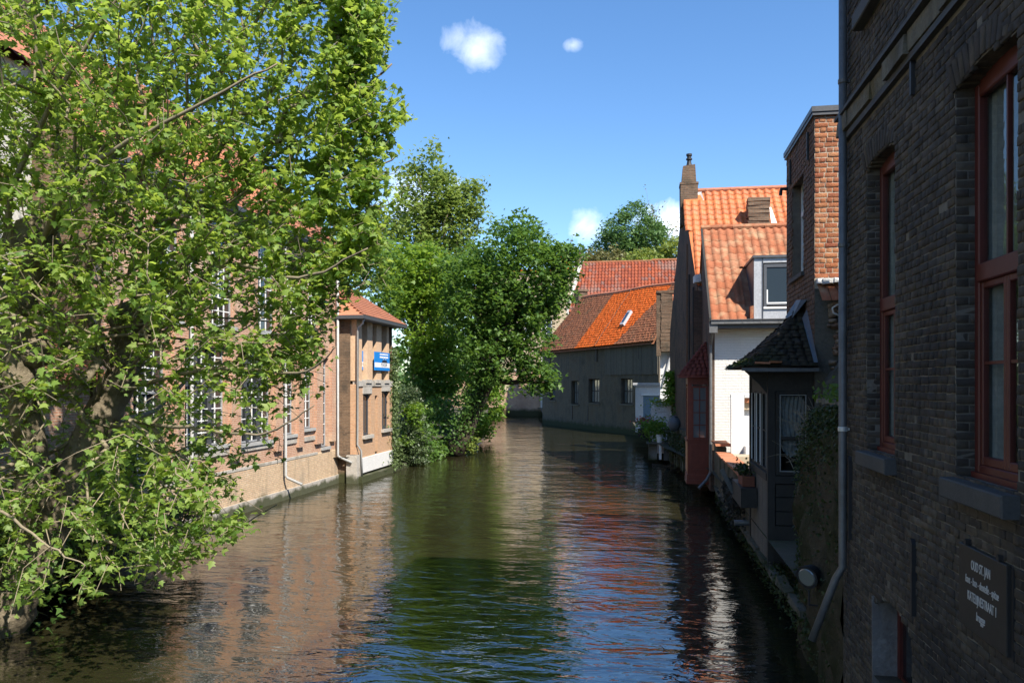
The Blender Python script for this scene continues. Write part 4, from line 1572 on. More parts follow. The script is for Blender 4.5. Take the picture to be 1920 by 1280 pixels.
m.box(2.36, 2.66, 30.68, 30.92, 6.42, 6.8)
m.tube([(2.5, 30.8, 6.5), (2.46, 31.38, 6.0), (2.46, 31.38, 1.15), (2.30, 31.3, .85), (2.0, 31.15, .55)], .06, 10)
wdp = m.build('downpipe', 'pipe_zinc', WH, smooth=False)
E0 = Vector((2.42, 30.74, 6.9))
RT = Vector((2.42, 35.5, 11.2))
S = (RT - E0)
m = MB()
m.quad((2.42, 30.74, 6.84), (7.7, 30.74, 6.84), (7.7, 35.5, 11.16), (2.42, 35.5, 11.16))
m.quad((2.42, 40, 6.88), (7.7, 40, 6.88), (7.7, 35.5, 11.16), (2.42, 35.5, 11.16))
wr = m.build('roof', 'pantile_old', WH)
DX0, DX1 = 3.98, 5.6
pt = pantile_tmpl(h=.14, t=.045)
rl = .475
nr = int(S.length / rl)
mt_ = tile_grid(E0, (1, 0, 0), S, .325, S.length / nr, 15, nr, keep=lambda p: not (DX0 - .1 < p.x < DX1 + .1 and p.z < 9.25), jit=.014, hs=1.0)
tiles(wr, 'roof_tile', [tile_mesh('roof_tile', pt, 'pantile_old', True)], mt_, pt, 'pantile_old', 300, True)
for i in range(12):
    m = MB()
    x = 2.38 + i * .44
    m.tube([(x, 35.5, 11.24), (x + .46, 35.5, 11.26)], [.13, .12], 8)
    m.build('ridge_tile', 'pantile_old', wr)
m = MB()
m.add([(2.36, 30.72, 6.82), (2.44, 30.72, 6.82), (2.44, 35.5, 11.14), (2.36, 35.5, 11.14), (2.36, 30.72, 6.98), (2.44, 30.72, 6.98), (2.44, 35.5, 11.30), (2.36, 35.5, 11.30)], BOXF)
m.build('verge_board', 'black_wood', WH)
# dormer
dm = MB(FY(30.80))
dm.box(DX0, DX0 + .30, -.06, .0, 6.93, 9.18)
dm.box(DX0 + .33, DX1, -.06, -.0, 6.93, 7.28)
dm.box(DX0 + .33, DX1, -.06, -.0, 9.0, 9.18)
do = dm.build('dormer', 'grey_zinc', WH)
m = MB()
m.box(DX0 - .05, DX1 + .05, 30.72, 33.6, 9.18, 9.27)
m.build('dormer_roof', 'dark_zinc', do)
m = MB()
m.add([(DX0, 30.80, 6.93), (DX0, 33.5, 9.2), (DX0, 30.80, 9.2)], [(0, 1, 2)])
m.build('cheek', 'dark_zinc', do)
m = MB()
m.add([(DX1, 30.80, 6.93), (DX1, 33.5, 9.2), (DX1, 30.80, 9.2)], [(0, 1, 2)])
m.build('cheek', 'dark_zinc', do)
m = MB()
m.box(DX0 + .30, DX0 + .33, 30.77, 30.95, 6.93, 9.18)
m.build('cover_strip', 'dark_zinc', do)
m = MB(FY(30.80))
m.box(DX0 + .36, DX0 + .46, -.07, -.01, 7.3, 8.95)
m.box(DX1 - .1, DX1, -.07, -.01, 7.3, 8.95)
m.box(DX0 + .46, DX1 - .1, -.07, -.012, 8.83, 8.95)
m.box(DX0 + .46, DX1 - .1, -.07, -.012, 7.42, 7.52)
m.build('window_frame', 'dark_zinc', do)
m = MB(FY(30.80))
m.box(DX0 + .34, DX1, -.05, .06, 7.29, 7.36)
m.box(DX0 + .46, DX0 + .50, -.04, -.005, 7.52, 8.0)
m.box(DX0 + .46, DX1 - .1, -.04, -.002, 7.48, 7.53)
m.build('window_sill', 'white_paint', do)
m = MB(FY(30.80))
m.quad((DX0 + .46, -.04, 7.5), (DX1 - .1, -.04, 7.5), (DX1 - .1, -.04, 8.83), (DX0 + .46, -.04, 8.83))
m.build('pane', 'glass_blue', do)
m = MB()
m.box(DX0 - .14, DX0 - .01, 30.70, 31.0, 6.93, 7.40, jit=.02)
m.build('hip_tile', 'pantile_old', wr)

# ================================================================== ORANGE ROOFED HOUSE behind it
OH = thing('gabled_house', 'dark brick gabled house with a bright orange pantile roof and a chimney on its gable', 'house', (4, 43, 0))
vx = lambda y: 2.42 - .067 * (y - 36)
fg = Fr((2.42, 36, 0), (-.067, 1, 0), (-1, -.067, 0))
m = MB(fg)
m.prism([(0, -.5), (14, -.5), (14, 7.6), (7.1, 14.5), (1.4, 9.0), (0, 8.6)], -.3, 0)
m.build('gable_wall', 'brick_y', OH)
m = MB(FY(36.0))
m.quad((2.1, 0, 1), (2.46, 0, 1), (2.46, 0, 8.6), (2.1, 0, 8.6))
m.quad((2.4, -1.4, 1), (9, -1.4, 1), (9, -1.4, 9.0), (2.4, -1.4, 9.0))
m.build('wall', 'brick_x', OH)
m = MB()
m.quad((2.33, 37.3, 8.9), (9, 37.3, 8.9), (9, 43, 14.55), (1.95, 43, 14.55))
m.quad((1.5, 49.8, 7.6), (9, 49.8, 7.6), (9, 43, 14.55), (1.95, 43, 14.55))
orf = m.build('roof', 'pantile_orange', OH)
E0 = Vector((1.95, 37.3, 8.95))
S = Vector((0, 5.7, 5.65))
nr = int(S.length / .43)
mt_ = tile_grid(E0, (1, 0, 0), S, .37, S.length / nr, 17, nr, keep=lambda p: p.x > vx(p.y) + .02 and not (p.x < 2.9 and p.y > 42.3), jit=.012)
pto = pantile_tmpl(h=.15, t=.05)
tiles(orf, 'roof_tile', [tile_mesh('roof_tile', pto, 'pantile_orange', True)], mt_, pto, 'pantile_orange', 300, True)
for i in range(14):
    m = MB()
    x = 2.72 + i * .42
    m.tube([(x, 43, 14.63), (x + .44, 43, 14.65)], [.13, .12], 8)
    m.build('ridge_tile', 'shingle_red' if i < 0 else 'tile_red', orf)
ch = MB()
ch.box(1.80, 2.70, 42.55, 43.5, 12.8, 15.0, jit=.02)
ch.box(1.77, 2.73, 42.52, 43.53, 14.9, 15.0)
co = ch.build('chimney', 'stack_brick', OH)
m = MB()
m.add([(1.86, 42.62, 15.0), (2.62, 42.62, 15.0), (2.62, 43.4, 15.0), (1.86, 43.4, 15.0), (1.94, 42.65, 15.88), (2.56, 42.65, 15.95), (2.56, 43.35, 15.95), (1.94, 43.35, 15.88)], BOXF)
m.build('stack', 'stack_brick', co)
m = MB()
m.lathe((2.27, 43, 15.9), [(.17, 0), (.12, .2), (.10, .35), (.16, .37), (.16, .44), (.11, .46), (.11, .56), (.15, .58), (.15, .68), (.02, .7)], 12)
m.build('chimney_pot', 'iron', co)
m = MB()
m.add([(2.70, 42.5, 13.6), (2.98, 42.5, 14.1), (2.86, 42.98, 14.7), (2.70, 42.98, 14.7), (2.70, 42.2, 13.5), (2.9, 42.2, 13.55)], [(0, 1, 2, 3), (4, 5, 1, 0)])
m.build('flashing', 'flashing', OH)
for i in range(4):
    m = MB()
    m.box(1.92 + i * .2, 2.11 + i * .2, 42.2, 42.6, 13.62 + .0, 13.75, jit=.01)
    m.build('ridge_tile', 'pantile_orange', orf)
c2 = MB()
for k in range(9):
    a = 4.95 + random.uniform(-.03, .03)
    c2.box(a, 6.0 + random.uniform(-.05, .05), 40.4, 41.2, 11.9 + k * .19, 12.08 + k * .19, jit=.03)
c2o = c2.build('chimney', 'stack_brick', OH)
m = MB()
m.add([(6.02, 40.3, 12.3), (6.28, 40.3, 12.3), (6.1, 40.9, 13.2), (6.02, 40.9, 13.2)], [(0, 1, 2, 3)])
m.build('flashing', 'flashing', c2o)
m = MB()
m.box(2.15, 2.5, 37.0, 37.4, 9.1, 9.45, jit=.06)
m.build('gutter_end', 'flashing', OH)
for u, r, z0, z1 in ((2.0, .05, .8, 9.0), (3.6, .045, 3.0, 9.8), (.5, .06, 1.2, 8.4)):
    m = MB()
    a, b = fg(u, .09, z0), fg(u, .09, z1)
    m.tube([a, b], r, 8)
    m.build('downpipe', 'iron', OH)
m = MB(fg)
m.box(1.1, 1.22, 0, .06, 1, 9.0)
m.box(4.9, 5.05, 0, .07, 1, 11.5)
m.build('pilaster', 'brown_brick', OH)

# ================================================================== RED ORIEL
OR = thing('oriel', 'red painted wooden oriel with a pointed shingle roof standing over the water', 'oriel', (2.1, 33, .5))
ox0, ox1, oy0, oy1 = 1.66, 2.58, 32.5, 33.95
fo = FY(oy0)
fs = FR(ox0)
m = MB()
m.box(ox0, ox1, oy0, oy1, .92, 2.28)
m.box(ox0 - .05, ox1, oy0 - .05, oy1, .55, .72)
m.box(ox0 - .03, ox1, oy0 - .03, oy1, .72, .92)
m.box(ox0 - .05, ox1, oy0 - .05, oy1, 2.24, 2.33)
m.box(ox0, ox1, oy0, oy1, 4.5, 4.86)
for x in (ox0, ox1 - .16):
    m.box(x, x + .16, oy0, oy0 + .1, 2.33, 4.5)
m.box(ox0, ox0 + .1, oy1 - .14, oy1, 2.33, 4.5)
m.build('body', 'oriel_red', OR)
m = MB(fo)
for a, b, c, d in ((ox0 + .12, ox1 - .12, 1.08, 2.12),):
    for (p0, p1, q0, q1) in ((a, b, c, c + .05), (a, b, d - .05, d), (a, a + .05, c + .05, d - .05), (b - .05, b, c + .05, d - .05)):
        m.box(p0, p1, -.01, .025, q0, q1)
m.build('panel_moulding', 'oriel_red', OR)
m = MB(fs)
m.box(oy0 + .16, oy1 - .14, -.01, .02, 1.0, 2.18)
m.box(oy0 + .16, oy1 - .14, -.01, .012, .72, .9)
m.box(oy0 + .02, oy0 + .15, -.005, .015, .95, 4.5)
m.build('side_panel', 'oriel_ochre', OR)  # canal-side panels in a lighter ochre than the red body
window(OR, fo, ox0 + .16, ox1 - .16, 2.33, 4.42, 2, 4, 'oriel_red', 'glass_pale', n=-.06, fw=.06, bar=.03)
window(OR, fs, oy0 + .16, oy1 - .14, 2.33, 4.42, 2, 4, 'oriel_red', 'glass', n=-.06, fw=.06, bar=.03)
ap = Vector((2.44, 33.4, 6.2))
ec = [Vector((2.62, 32.16, 4.84)), Vector((1.32, 32.16, 4.84)), Vector((1.32, 34.3, 4.84)), Vector((2.62, 34.3, 4.84))]
m = MB()
m.add([*ec, ap, *[e - Vector((0, 0, .08)) for e in ec]], [(0, 1, 4), (1, 2, 4), (2, 3, 4), (0, 1, 6, 5), (1, 2, 7, 6), (5, 6, 7, 8)])
orr = m.build('roof', 'shingle_red', OR)
mt_ = []
for k in range(2):
    a, b = ec[k], ec[k + 1]
    rows = 9
    for r in range(rows):
        t0, t1 = r / rows, min(1, (r + 1.2) / rows)
        p, q = a.lerp(ap, t0), b.lerp(ap, t0)
        n = max(1, round((q - p).length / .21))
        for c in range(n):
            e0, e1 = p.lerp(q, c / n), p.lerp(q, (c + 1) / n)
            u = a.lerp(ap, t1).lerp(b.lerp(ap, t1), (c + .5) / n) - (e0 + e1) / 2
            A_ = e1 - e0
            N_ = A_.cross(u).normalized()
            N_ = N_ if N_.z > 0 else -N_
            mt_.append(basis(e0 + N_ * .012, A_, u, N_ * .3))
pieces('shingle', [tile_mesh('shingle', flat_tmpl(.10, .02), 'shingle_red')], mt_, orr)

# ================================================================== SMALL HOUSES BETWEEN ORIEL AND BARN
SH = thing('small_house', 'small white house with an orange roof strip behind a brown brick stack', 'house', (2, 53, 1))
m = MB(FY(52.6))
m.quad((.95, 0, 1), (4, 0, 1), (4, 0, 6.7), (.95, 0, 6.7))
m.build('wall', 'white_plaster', SH)
m = MB()
m.box(1.62, 4.2, 52.2, 52.6, 6.62, 6.76)
m.tube([(1.66, 52.4, 6.7), (1.55, 52.45, 6.2), (1.1, 52.5, 4.4)], .06, 8)
m.build('gutter', 'grey_zinc', SH)
m = MB()
m.quad((1.6, 52.2, 6.75), (4.2, 52.2, 6.75), (4.2, 56, 10.6), (1.6, 56, 10.6))
sr = m.build('roof', 'pantile_orange', SH)
E0 = Vector((1.6, 52.2, 6.8))
S = Vector((0, 3.8, 3.85))
mt_ = tile_grid(E0, (1, 0, 0), S, .37, S.length / 12, 6, 12)
pieces('roof_tile', [tile_mesh('roof_tile', pto, 'pantile_orange', True)], mt_, sr)
m = MB()
z = 6.6
while z < 10.3:
    m.box(.98 + random.uniform(-.03, .03), 1.72 + random.uniform(-.03, .03), 51.9, 52.55, z, z + .23, jit=.02)
    z += .235
m.box(.7, .99, 51.95, 52.6, 6.3, 10.4)
m.box(.68, 1.8, 51.85, 52.6, 10.3, 10.45, jit=.02)
m.build('chimney_stack', 'stack_brick', SH)

DH = thing('door_house', 'low white house front with a flat grey cornice and a blue door', 'house', (.3, 56.5, 1.2))
fd = FY(56)
m = MB(fd)
wall_open(m, -.68, 2.6, 1.2, 4.45, [(-.15, .95, 1.5, 3.72)], .12)
m.quad((-.68, 0, 1.2), (-.68, -4, 1.2), (-.68, -4, 4.45), (-.68, 0, 4.45))
m.build('wall', 'white_plaster', DH)
m = MB(fd)
m.box(-.85, 2.6, -4, .18, 4.45, 4.6)
m.box(-.78, 2.6, -.2, .1, 4.34, 4.45)
m.build('cornice', 'grey_zinc', DH)
m = MB(fd)
m.box(-.3, 1.1, -.02, .08, 3.72, 3.82)
m.build('lintel', 'white_paint', DH)
m = MB(fd)
m.box(-.15, .95, -.1, -.05, 1.5, 3.72)
for a, b, c, d in ((-.02, .36, 1.7, 2.5), (.46, .84, 1.7, 2.5), (-.02, .36, 2.62, 3.5), (.46, .84, 2.62, 3.5)):
    m.box(a, b, -.06, -.03, c, d)
do = m.build('door', 'shutter_blue', DH)
m = MB(fd)
m.box(.34, .4, -.05, .02, 2.5, 2.66)
m.build('handle', 'chrome', do)

iw = thing('garden_wall', 'pale rough garden wall block topped with ivy beside the blue door', 'wall', (.9, 48.6, .5))
m = MB()
z = 2.15
while z < 3.3:
    x = .34
    while x < 1.5:
        w_ = random.uniform(.2, .42)
        m.box(x, min(x + w_, 1.56) - .015, 48.3, 48.8, z, z + .17, jit=.022)
        x += w_
    z += .18
m.box(.4, 1.5, 48.35, 48.75, .4, 3.2)
m.build('wall', 'white_plaster', iw)


def leafy(name, label, pts, size, mat, cat='plant', tmpl=None, part='foliage', up=.4, droop=.4, loc=None, group=None, sub=None):
    P = np.array(pts)
    t = thing(name, label, cat, loc or tuple(P.min(0) * [0, 0, 1] + P.mean(0) * [1, 1, 0]), group)
    V, F = scatter(*(tmpl or leaf_oval()), leaf_mats(P, size, up, droop=droop))
    link(part, np_mesh(part, V, F, mat), t, kind='stuff')
    return t


def gauss_pts(n, c, s):
    return [(random.gauss(c[0], s[0]), random.gauss(c[1], s[1]), random.gauss(c[2], s[2])) for _ in range(n)]


def stem(t, paths, r, mat='bark_dark', name='stem'):
    m = MB()
    for p in paths:
        m.tube(p, [r * (1 - .6 * i / (len(p) - 1)) for i in range(len(p))], 5)
    m.build(name, mat, t)


leafy('ivy', 'ivy topping the pale rough garden wall', gauss_pts(340, (.95, 48.5, 3.4), (.4, .25, .14)), .16, 'leaf_bright')
P = []
for _ in range(1300):
    f_ = random.random()
    P.append((1.25 + f_ * .75 + random.gauss(0, .17), 47.5 + random.gauss(0, .3), 3.4 + 1.9 * random.random() ** .8 - abs(random.gauss(0, .1))))
t = leafy('climbing_vine', 'bright green climbing vine arching beside the red oriel', P, .2, 'leaf_bright', tmpl=leaf_star(), loc=(1.7, 47.5, .6))
stem(t, [[(1.85, 47.6, .5), (1.8, 47.6, 2), (1.9, 47.5, 3.6), (1.4, 47.5, 4.8)]], .05)
P = gauss_pts(700, (1.85, 46.8, 2.6), (.16, .3, .9))
leafy('ivy', 'dark ivy hanging down the wall under the climbing vine', P, .15, 'leaf_dark')
t = leafy('flower_bush', 'bright green potted bush on the shelf above the embankment', gauss_pts(900, (.55, 45.6, 2.02), (.36, .3, .27)), .18, 'leaf_bright', loc=(.6, 45.6, 1.3))
t2 = leafy('geranium', 'red geraniums in a box left of the bright green bush', gauss_pts(160, (-.1, 46.4, 2.46), (.22, .2, .09)), .13, 'petal_red', part='petals', loc=(-.1, 46.4, 1.6))
V, F = scatter(*leaf_oval(), leaf_mats(np.array(gauss_pts(320, (-.1, 46.4, 2.15), (.22, .2, .2))), .15))
link('foliage', np_mesh('foliage', V, F, 'leaf_dark'), t2, kind='stuff')
m = MB()
m.box(-.42, .25, 46.2, 46.6, 1.5, 1.95)
m.build('box', 'black_wood', t2)
fp = thing('flower_pot', 'white flower pot at the corner of the plant shelf', 'flower pot', (.78, 45.4, 1.25))
m = MB()
m.lathe((.78, 45.2, 1.27), [(.14, 0), (.19, .42), (.2, .44), (.17, .44), (.16, .36)], 12)
m.build('pot', 'white_paint', fp)
sf = thing('plant_shelf', 'thin wooden plant shelf on a rough stone pier', 'shelf', (.4, 45.5, .4))
m = MB()
m.box(.05, 1.0, 45.0, 46.2, 1.19, 1.26)
m.build('board', 'grey_wood', sf)
m = MB()
m.box(.15, .62, 45.3, 46.4, .3, 1.19, jit=.05)
m.build('pier', 'quay_stone', sf)
ps = thing('post', 'short white post by the grey water gate', 'post', (.85, 45, .4))
m = MB()
m.box(.74, .88, 44.9, 45.05, .35, 1.2)
m.build('shaft', 'white_paint', ps)
gt = thing('water_gate', 'dark grey water gate panel behind the white post', 'gate', (1.2, 44.8, .3))
m = MB()
m.box(1.0, 1.55, 44.9, 45.0, .3, 1.3)
m.build('panel', 'dark_zinc', gt)
ow = thing('garden_wall', 'rough mossy wall between the plant shelf and the red oriel', 'wall', (1.6, 40, .4))
m = MB()
for i in range(12):
    y0 = 34.0 + i * 1.0
    fx_ = 2.25 - (y0 - 34) * .095
    m.box(fx_, fx_ + .6, y0, y0 + 1.02, .3, 2.25 - (i > 8) * .3 + random.uniform(-.06, .06), jit=.05)
m.build('wall', 'quay', ow)
ur = thing('urn', 'round dark blue urn on the mossy wall left of the red oriel', 'urn', (1.5, 39.8, 2.1))
m = MB()
m.lathe((1.42, 40.5, 2.2), [(.16, 0), (.3, .2), (.32, .4), (.24, .6), (.16, .66), (.2, .72), (.17, .72)], 14)
m.build('body', 'lead', ur, smooth=True)
P = [(2.2 - (y - 34) * .10 + random.gauss(0, .08), y, 2.1 - abs(random.gauss(0, .6))) for y in [random.uniform(34.5, 45) for _ in range(1100)]]
leafy('creeper', 'dark creeper trailing down the rough mossy wall', P, .13, 'moss_leaf', droop=1)

# ================================================================== BARN-LIKE HOUSE ON THE BEND
BA, BB = Vector((-11.42, 89.34, 0)), Vector((-1.17, 71.84, 0))
bu = (BB - BA).normalized()
bn = Vector((-bu.y, bu.x, 0))
bn = bn if bn.dot(Vector((0, -1, 0))) > 0 else -bn
fbn = Fr(BA, bu, bn)
BR = thing('barn', 'long grey walled barn with a patched orange tile roof standing in the canal bend', 'barn', (-6, 81, 0))
ops = [(2.0, 3.6, 2.75, 5.0), (7.6, 9.4, 2.45, 4.85), (11.6, 14.0, 2.68, 5.02), (18.2, 20.4, 2.72, 5.02)]
m = MB(fbn)
wall_open(m, 0, 24.8, -.5, 8.2, ops, .45)
m.quad((0, 0, -.5), (-1.2, -4, -.5), (-1.2, -4, 8.2), (0, 0, 8.2))
m.quad((24.8, 0, -.5), (24.8, -9, -.5), (24.8, -9, 8.2), (24.8, 0, 8.2))
m.build('wall', 'barn_wall', BR)
for o in ops:
    window(BR, fbn, o[0], o[1], o[2], o[3], 4, 2, 'black_wood', 'glass_pale', n=-.38, fw=.12, bar=.10)
    m = MB(fbn)
    m.box(o[0] - .15, o[1] + .15, -.4, .08, o[2] - .14, o[2])
    m.build('window_sill', 'barn_boards', BR)
u = 15.2
while u < 24.7:
    w_ = random.uniform(.32, .5)
    m = MB(fbn)
    m.box(u, u + w_ - .02, 0.01, .06 + random.uniform(0, .03), 5.35 + random.uniform(-.05, .05), 8.2)
    m.build('plank', 'barn_boards', BR)
    u += w_
for u in (1.9, 13.2, 21.5):
    m = MB(fbn)
    m.box(u, u + .35, -.02, .08, 6.7, 8.1)
    m.build('hatch', 'black_wood', BR)
m = MB(fbn)
for u in (2.6, 6.2):
    m.box(u + 5.2, u + 5.35, 0, .05, .9, 2.4)
m.build('wall_anchor', 'iron', BR)


def on(u, n, z):
    return Vector(fbn(u, n, z))


# eaves line and ridge line are not quite level: old roof
def roofp(u, t):
    e = on(u, .42, 8.12 + .0 * u)
    r = on(-2.0 + u * .84, -6.0, 14.62 - .026 * u + .05 * math.sin(u * .45))
    return e.lerp(r, t)


m = MB()
k = 12
m.add([roofp(25 * i / k - .3, t) - Vector((0, 0, .25)) for t in (0, 1) for i in range(k + 1)], [(i, i + 1, k + 2 + i, k + 1 + i) for i in range(k)])
back = [on(-.3 + 25.3 * i / k, -12.4, 8.1) for i in range(k + 1)]
m.add([roofp(25 * i / k - .3, 1) for i in range(k + 1)] + back, [(i, i + 1, k + 2 + i, k + 1 + i) for i in range(k)])
m.add([roofp(-.3, 0), roofp(-.3, 1), on(-.3, -12.4, 8.1)], [(0, 1, 2)])
br_ = m.build('roof', 'tile_brown', BR)
sets = {'tile_brown': [], 'tile_orange': []}
rows, cols = 24, 92
for r in range(rows):
    for c in range(cols):
        u = -.3 + 25 * (c + (.5 if r % 2 else 0)) / cols
        t0 = r / rows
        if 17.5 - .3 < u < 18.6 and .28 < t0 < .55:
            pass
        p, q, s = roofp(u, t0), roofp(u + 25 / cols, t0), roofp(u + 12.5 / cols, min(1, t0 + 1.06 / rows))
        A_ = q - p
        S_ = s - (p + q) / 2
        N_ = A_.cross(S_).normalized()
        N_ = N_ if N_.z > 0 else -N_
        A_ = A_ * 1.0
        key = 'tile_orange' if 9.2 < u < 17.6 + 5.5 * t0 else 'tile_brown'
        sets[key].append(basis(p + N_ * random.uniform(.0, .03), A_, S_, N_ * .9))
ftm = flat_tmpl(.06, .02)
for key in sets:
    V, F = scatter(*ftm, sets[key])
    link('tile_field', np_mesh('tile_field', V, F, key), br_, kind='stuff')
m = MB()
for i in range(40):
    a, b = roofp(-.3 + 25 * i / 40, 1), roofp(-.3 + 25 * (i + 1) / 40, 1)
    m.tube([a + Vector((0, 0, .05)), b + Vector((0, 0, .07))], [.17, .15], 6)
m.build('ridge_tiles', 'tile_red', br_, kind='stuff')
N_ = (roofp(18, 0) - roofp(17, 0)).cross(roofp(17, 1) - roofp(17, 0)).normalized()
N_ = N_ if N_.z > 0 else -N_
m = MB()
a, b, c, d = roofp(17.0, .30), roofp(17.7, .30), roofp(17.7, .54), roofp(17.0, .54)
m.add([p + N_ * .02 for p in (a, b, c, d)] + [p + N_ * .3 for p in (a, b, c, d)], BOXF)
sk = m.build('skylight', 'grey_zinc', br_)
m = MB()
cc = (a + b + c + d) / 4
m.add([cc + (p - cc) * .72 + N_ * .32 for p in (a, b, c, d)], [(0, 1, 2, 3)])
m.build('pane', 'glass', sk)
m = MB()
for w0, w1 in ((13.9, 14.05),):
    m.add([roofp(w0, 0) + N_ * .16, roofp(w1, 0) + N_ * .16, roofp(w1, 1) + N_ * .16, roofp(w0, 1) + N_ * .16], [(0, 1, 2, 3)])
m.build('roof_seam', 'tile_brown', br_)
# chimney at its left ridge end, and buttressing pier at the right
m = MB(fbn)
m.box(-3.3, -2.1, -6.7, -5.5, 10.5, 15.6, jit=.05)
m.box(-3.4, -2.0, -6.8, -5.4, 15.4, 15.65)
m.build('chimney', 'stack_brick', BR)
m = MB(fbn)
m.box(-.42, -.28, .42, .46, 8.0, 8.2)
m.build('verge', 'grey_zinc', br_)

# ================================================================== HOUSES BEYOND
TR = thing('roofed_house', 'long house with a mottled red pantile roof beyond the barn', 'house', (-2, 97, 1))
m = MB()
m.quad((-9.0, 94, 1), (6, 94, 1), (6, 94, 13.4), (-9.0, 94, 13.4))
m.add([(-9.0, 94, 1), (-9.0, 107, 1), (-9.0, 107, 13.2), (-8.2, 100.5, 20.0), (-9.0, 94, 13.2)], [(0, 1, 2, 3, 4)])
m.build('wall', 'brick_x', TR)
E0 = Vector((-8.9, 93.6, 12.9))
S = Vector((0, 6.6, 6.75))
m = MB()
m.quad((-8.9, 93.6, 12.85), (6, 93.6, 12.85), (6, 100.2, 19.6), (-7.75, 100.2, 19.6))
m.quad((-8.9, 107, 12.85), (6, 107, 12.85), (6, 100.2, 19.6), (-7.75, 100.2, 19.6))
tr = m.build('roof', 'pantile_mixed', TR)
mt_ = tile_grid(E0, (1, 0, 0), S, .40, S.length / 15, 37, 15, keep=lambda p: p.x > -8.9 + (p.y - 93.6) * .174, jit=.012)
ptm = pantile_tmpl(h=.26, t=.10)
V, F = scatter(*ptm, mt_)
link('tile_field', np_mesh('tile_field', V, F, 'pantile_mixed'), tr, kind='stuff')
m = MB()
for i in range(28):
    x = -7.7 + i * .5
    zz = 19.68 + (.1 if i > 16 else 0)
    m.tube([(x, 100.2, zz), (x + .5, 100.2, zz + .01)], .15, 6)
m.build('ridge_tiles', 'tile_brown', tr, kind='stuff')
m = MB()
m.box(-8.75, -7.75, 99.6, 100.6, 17.6, 21.0, jit=.03)
m.build('chimney', 'stack_brick', TR)
m = MB()
m.add([(-9.12, 93.5, 12.6), (-8.85, 93.5, 12.6), (-7.75, 100.0, 19.5), (-8.0, 100.0, 19.5), (-9.12, 93.5, 13.3), (-8.85, 93.5, 13.3), (-7.75, 100.0, 20.2), (-8.0, 100.0, 20.2)], BOXF)
m.box(-8.75, -8.6, 99.4, 99.55, 18.2, 20.3)
m.build('verge', 'pale_facade', TR)
m = MB()
m.add([(3.9, 93.2, 14.0), (4.35, 93.2, 14.0), (4.6, 99.5, 19.0), (4.1, 99.5, 19.0), (3.7, 93.0, 15.4), (4.2, 93.0, 15.6), (4.5, 99.0, 19.4), (4.05, 99.0, 19.2)], BOXF)
m.build('flashing', 'flashing', TR)

BG = thing('tall_house', 'tall beige rendered house half hidden behind the leaning tree', 'house', (-15, 118, 1))
fbg = FY(115)
ops = [(-14.9, -13.3, 15.6, 19.2), (-14.9, -13.3, 11.0, 14.2), (-18.2, -16.6, 15.6, 19.2), (-18.2, -16.6, 11.0, 14.2), (-14.9, -13.3, 6.0, 8.6)]
m = MB(fbg)
wall_open(m, -24, -10.35, .5, 20.8, ops, .25)
m.quad((-10.35, 0, .5), (-10.35, -9, .5), (-10.35, -9, 20.8), (-10.35, 0, 20.8))
m.build('wall', 'beige_plaster', BG)
for o in ops:
    window(BG, fbg, *o, 2, 2, 'white_paint', 'glass_blue', n=-.15, fw=.14, bar=.08)
m = MB(FR(-10.3))
for z in (12.5, 15.2, 17.8):
    m.box(116, 117.4, -.04, .02, z, z + 1.7)
m.build('shutter', 'black_wood', BG)
m = MB()
m.box(-24.3, -10.1, 114.7, 125, 20.8, 21.1)
m.add([(-13.6, 115, 21.1), (-10.2, 115, 21.1), (-10.2, 120, 21.1), (-13.6, 120, 21.1), (-12, 117.5, 23.6)], [(0, 1, 4), (1, 2, 4), (2, 3, 4), (3, 0, 4)])
m.build('roof', 'tile_orange', BG)
EB = thing('brick_wall', 'sunlit brick wall with a grey gate closing the canal bend', 'wall', (-18, 111, 0))
fe = Fr((-26, 110.6, 0), (1, .10, 0), (.10, -1, 0))
m = MB(fe)
m.quad((-3, 0, -.6), (15.5, 0, -.6), (15.5, 0, 6.4), (-3, 0, 6.4))
m.quad((15.5, 0, -.6), (15.5, -3, -.6), (15.5, -3, 6.4), (15.5, 0, 6.4))
m.build('wall', 'far_brick', EB)
m = MB(fe)
m.box(6.2, 7.4, -.1, .12, 3.6, 5.2)
m.build('blind_window', 'beige_plaster', EB)
m = MB(fe)
m.box(11.5, 12.8, 0, .15, .9, 4.0)
for i in range(5):
    m.box(11.58 + i * .25, 11.68 + i * .25, .15, .22, 1.0, 3.9)
m.build('gate', 'pale_facade', EB)
m = MB(fe)
m.box(-3, 15.6, -.3, .12, 6.4, 6.6)
m.build('coping', 'base_stone', EB)

# ================================================================== LEFT: LONG BRICK HOUSE
LH = thing('canal_house', 'long red brick canal house with tall white barred windows and a tiled roof', 'house', (-17, 28, 0))
XL = -13.9
fl_ = FL(XL)
LW = [(20.0, 21.6, 1.9, 5.7), (22.46, 24.98, 2.5, 5.72), (25.8, 28.3, 2.42, 5.72), (29.05, 30.3, 2.5, 5.7), (31.0, 32.1, 2.66, 5.68), (32.98, 33.75, 1.75, 5.64)]
UW = [(21.0, 22.3, 6.4, 9.3), (23.98, 25.5, 6.45, 10.15), (27.2, 28.6, 6.45, 9.7), (29.6, 30.7, 6.5, 9.3), (31.6, 32.7, 6.5, 9.3)]
m = MB(fl_)
wall_open(m, 18.4, 34.9, 1.56, 10.3, LW + UW, .26)
lw = m.build('wall', 'house_brick', LH)
m = MB(fl_)
m.quad((18.4, .02, .36), (34.9, .02, .36), (34.9, .02, 1.5), (18.4, .02, 1.5))
m.quad((18.4, .02, 1.5), (34.9, .02, 1.5), (34.9, .0, 1.57), (18.4, .0, 1.57))
m.build('lower_wall', 'plinth_brick', LH)
m = MB(fl_)
y = 18.4
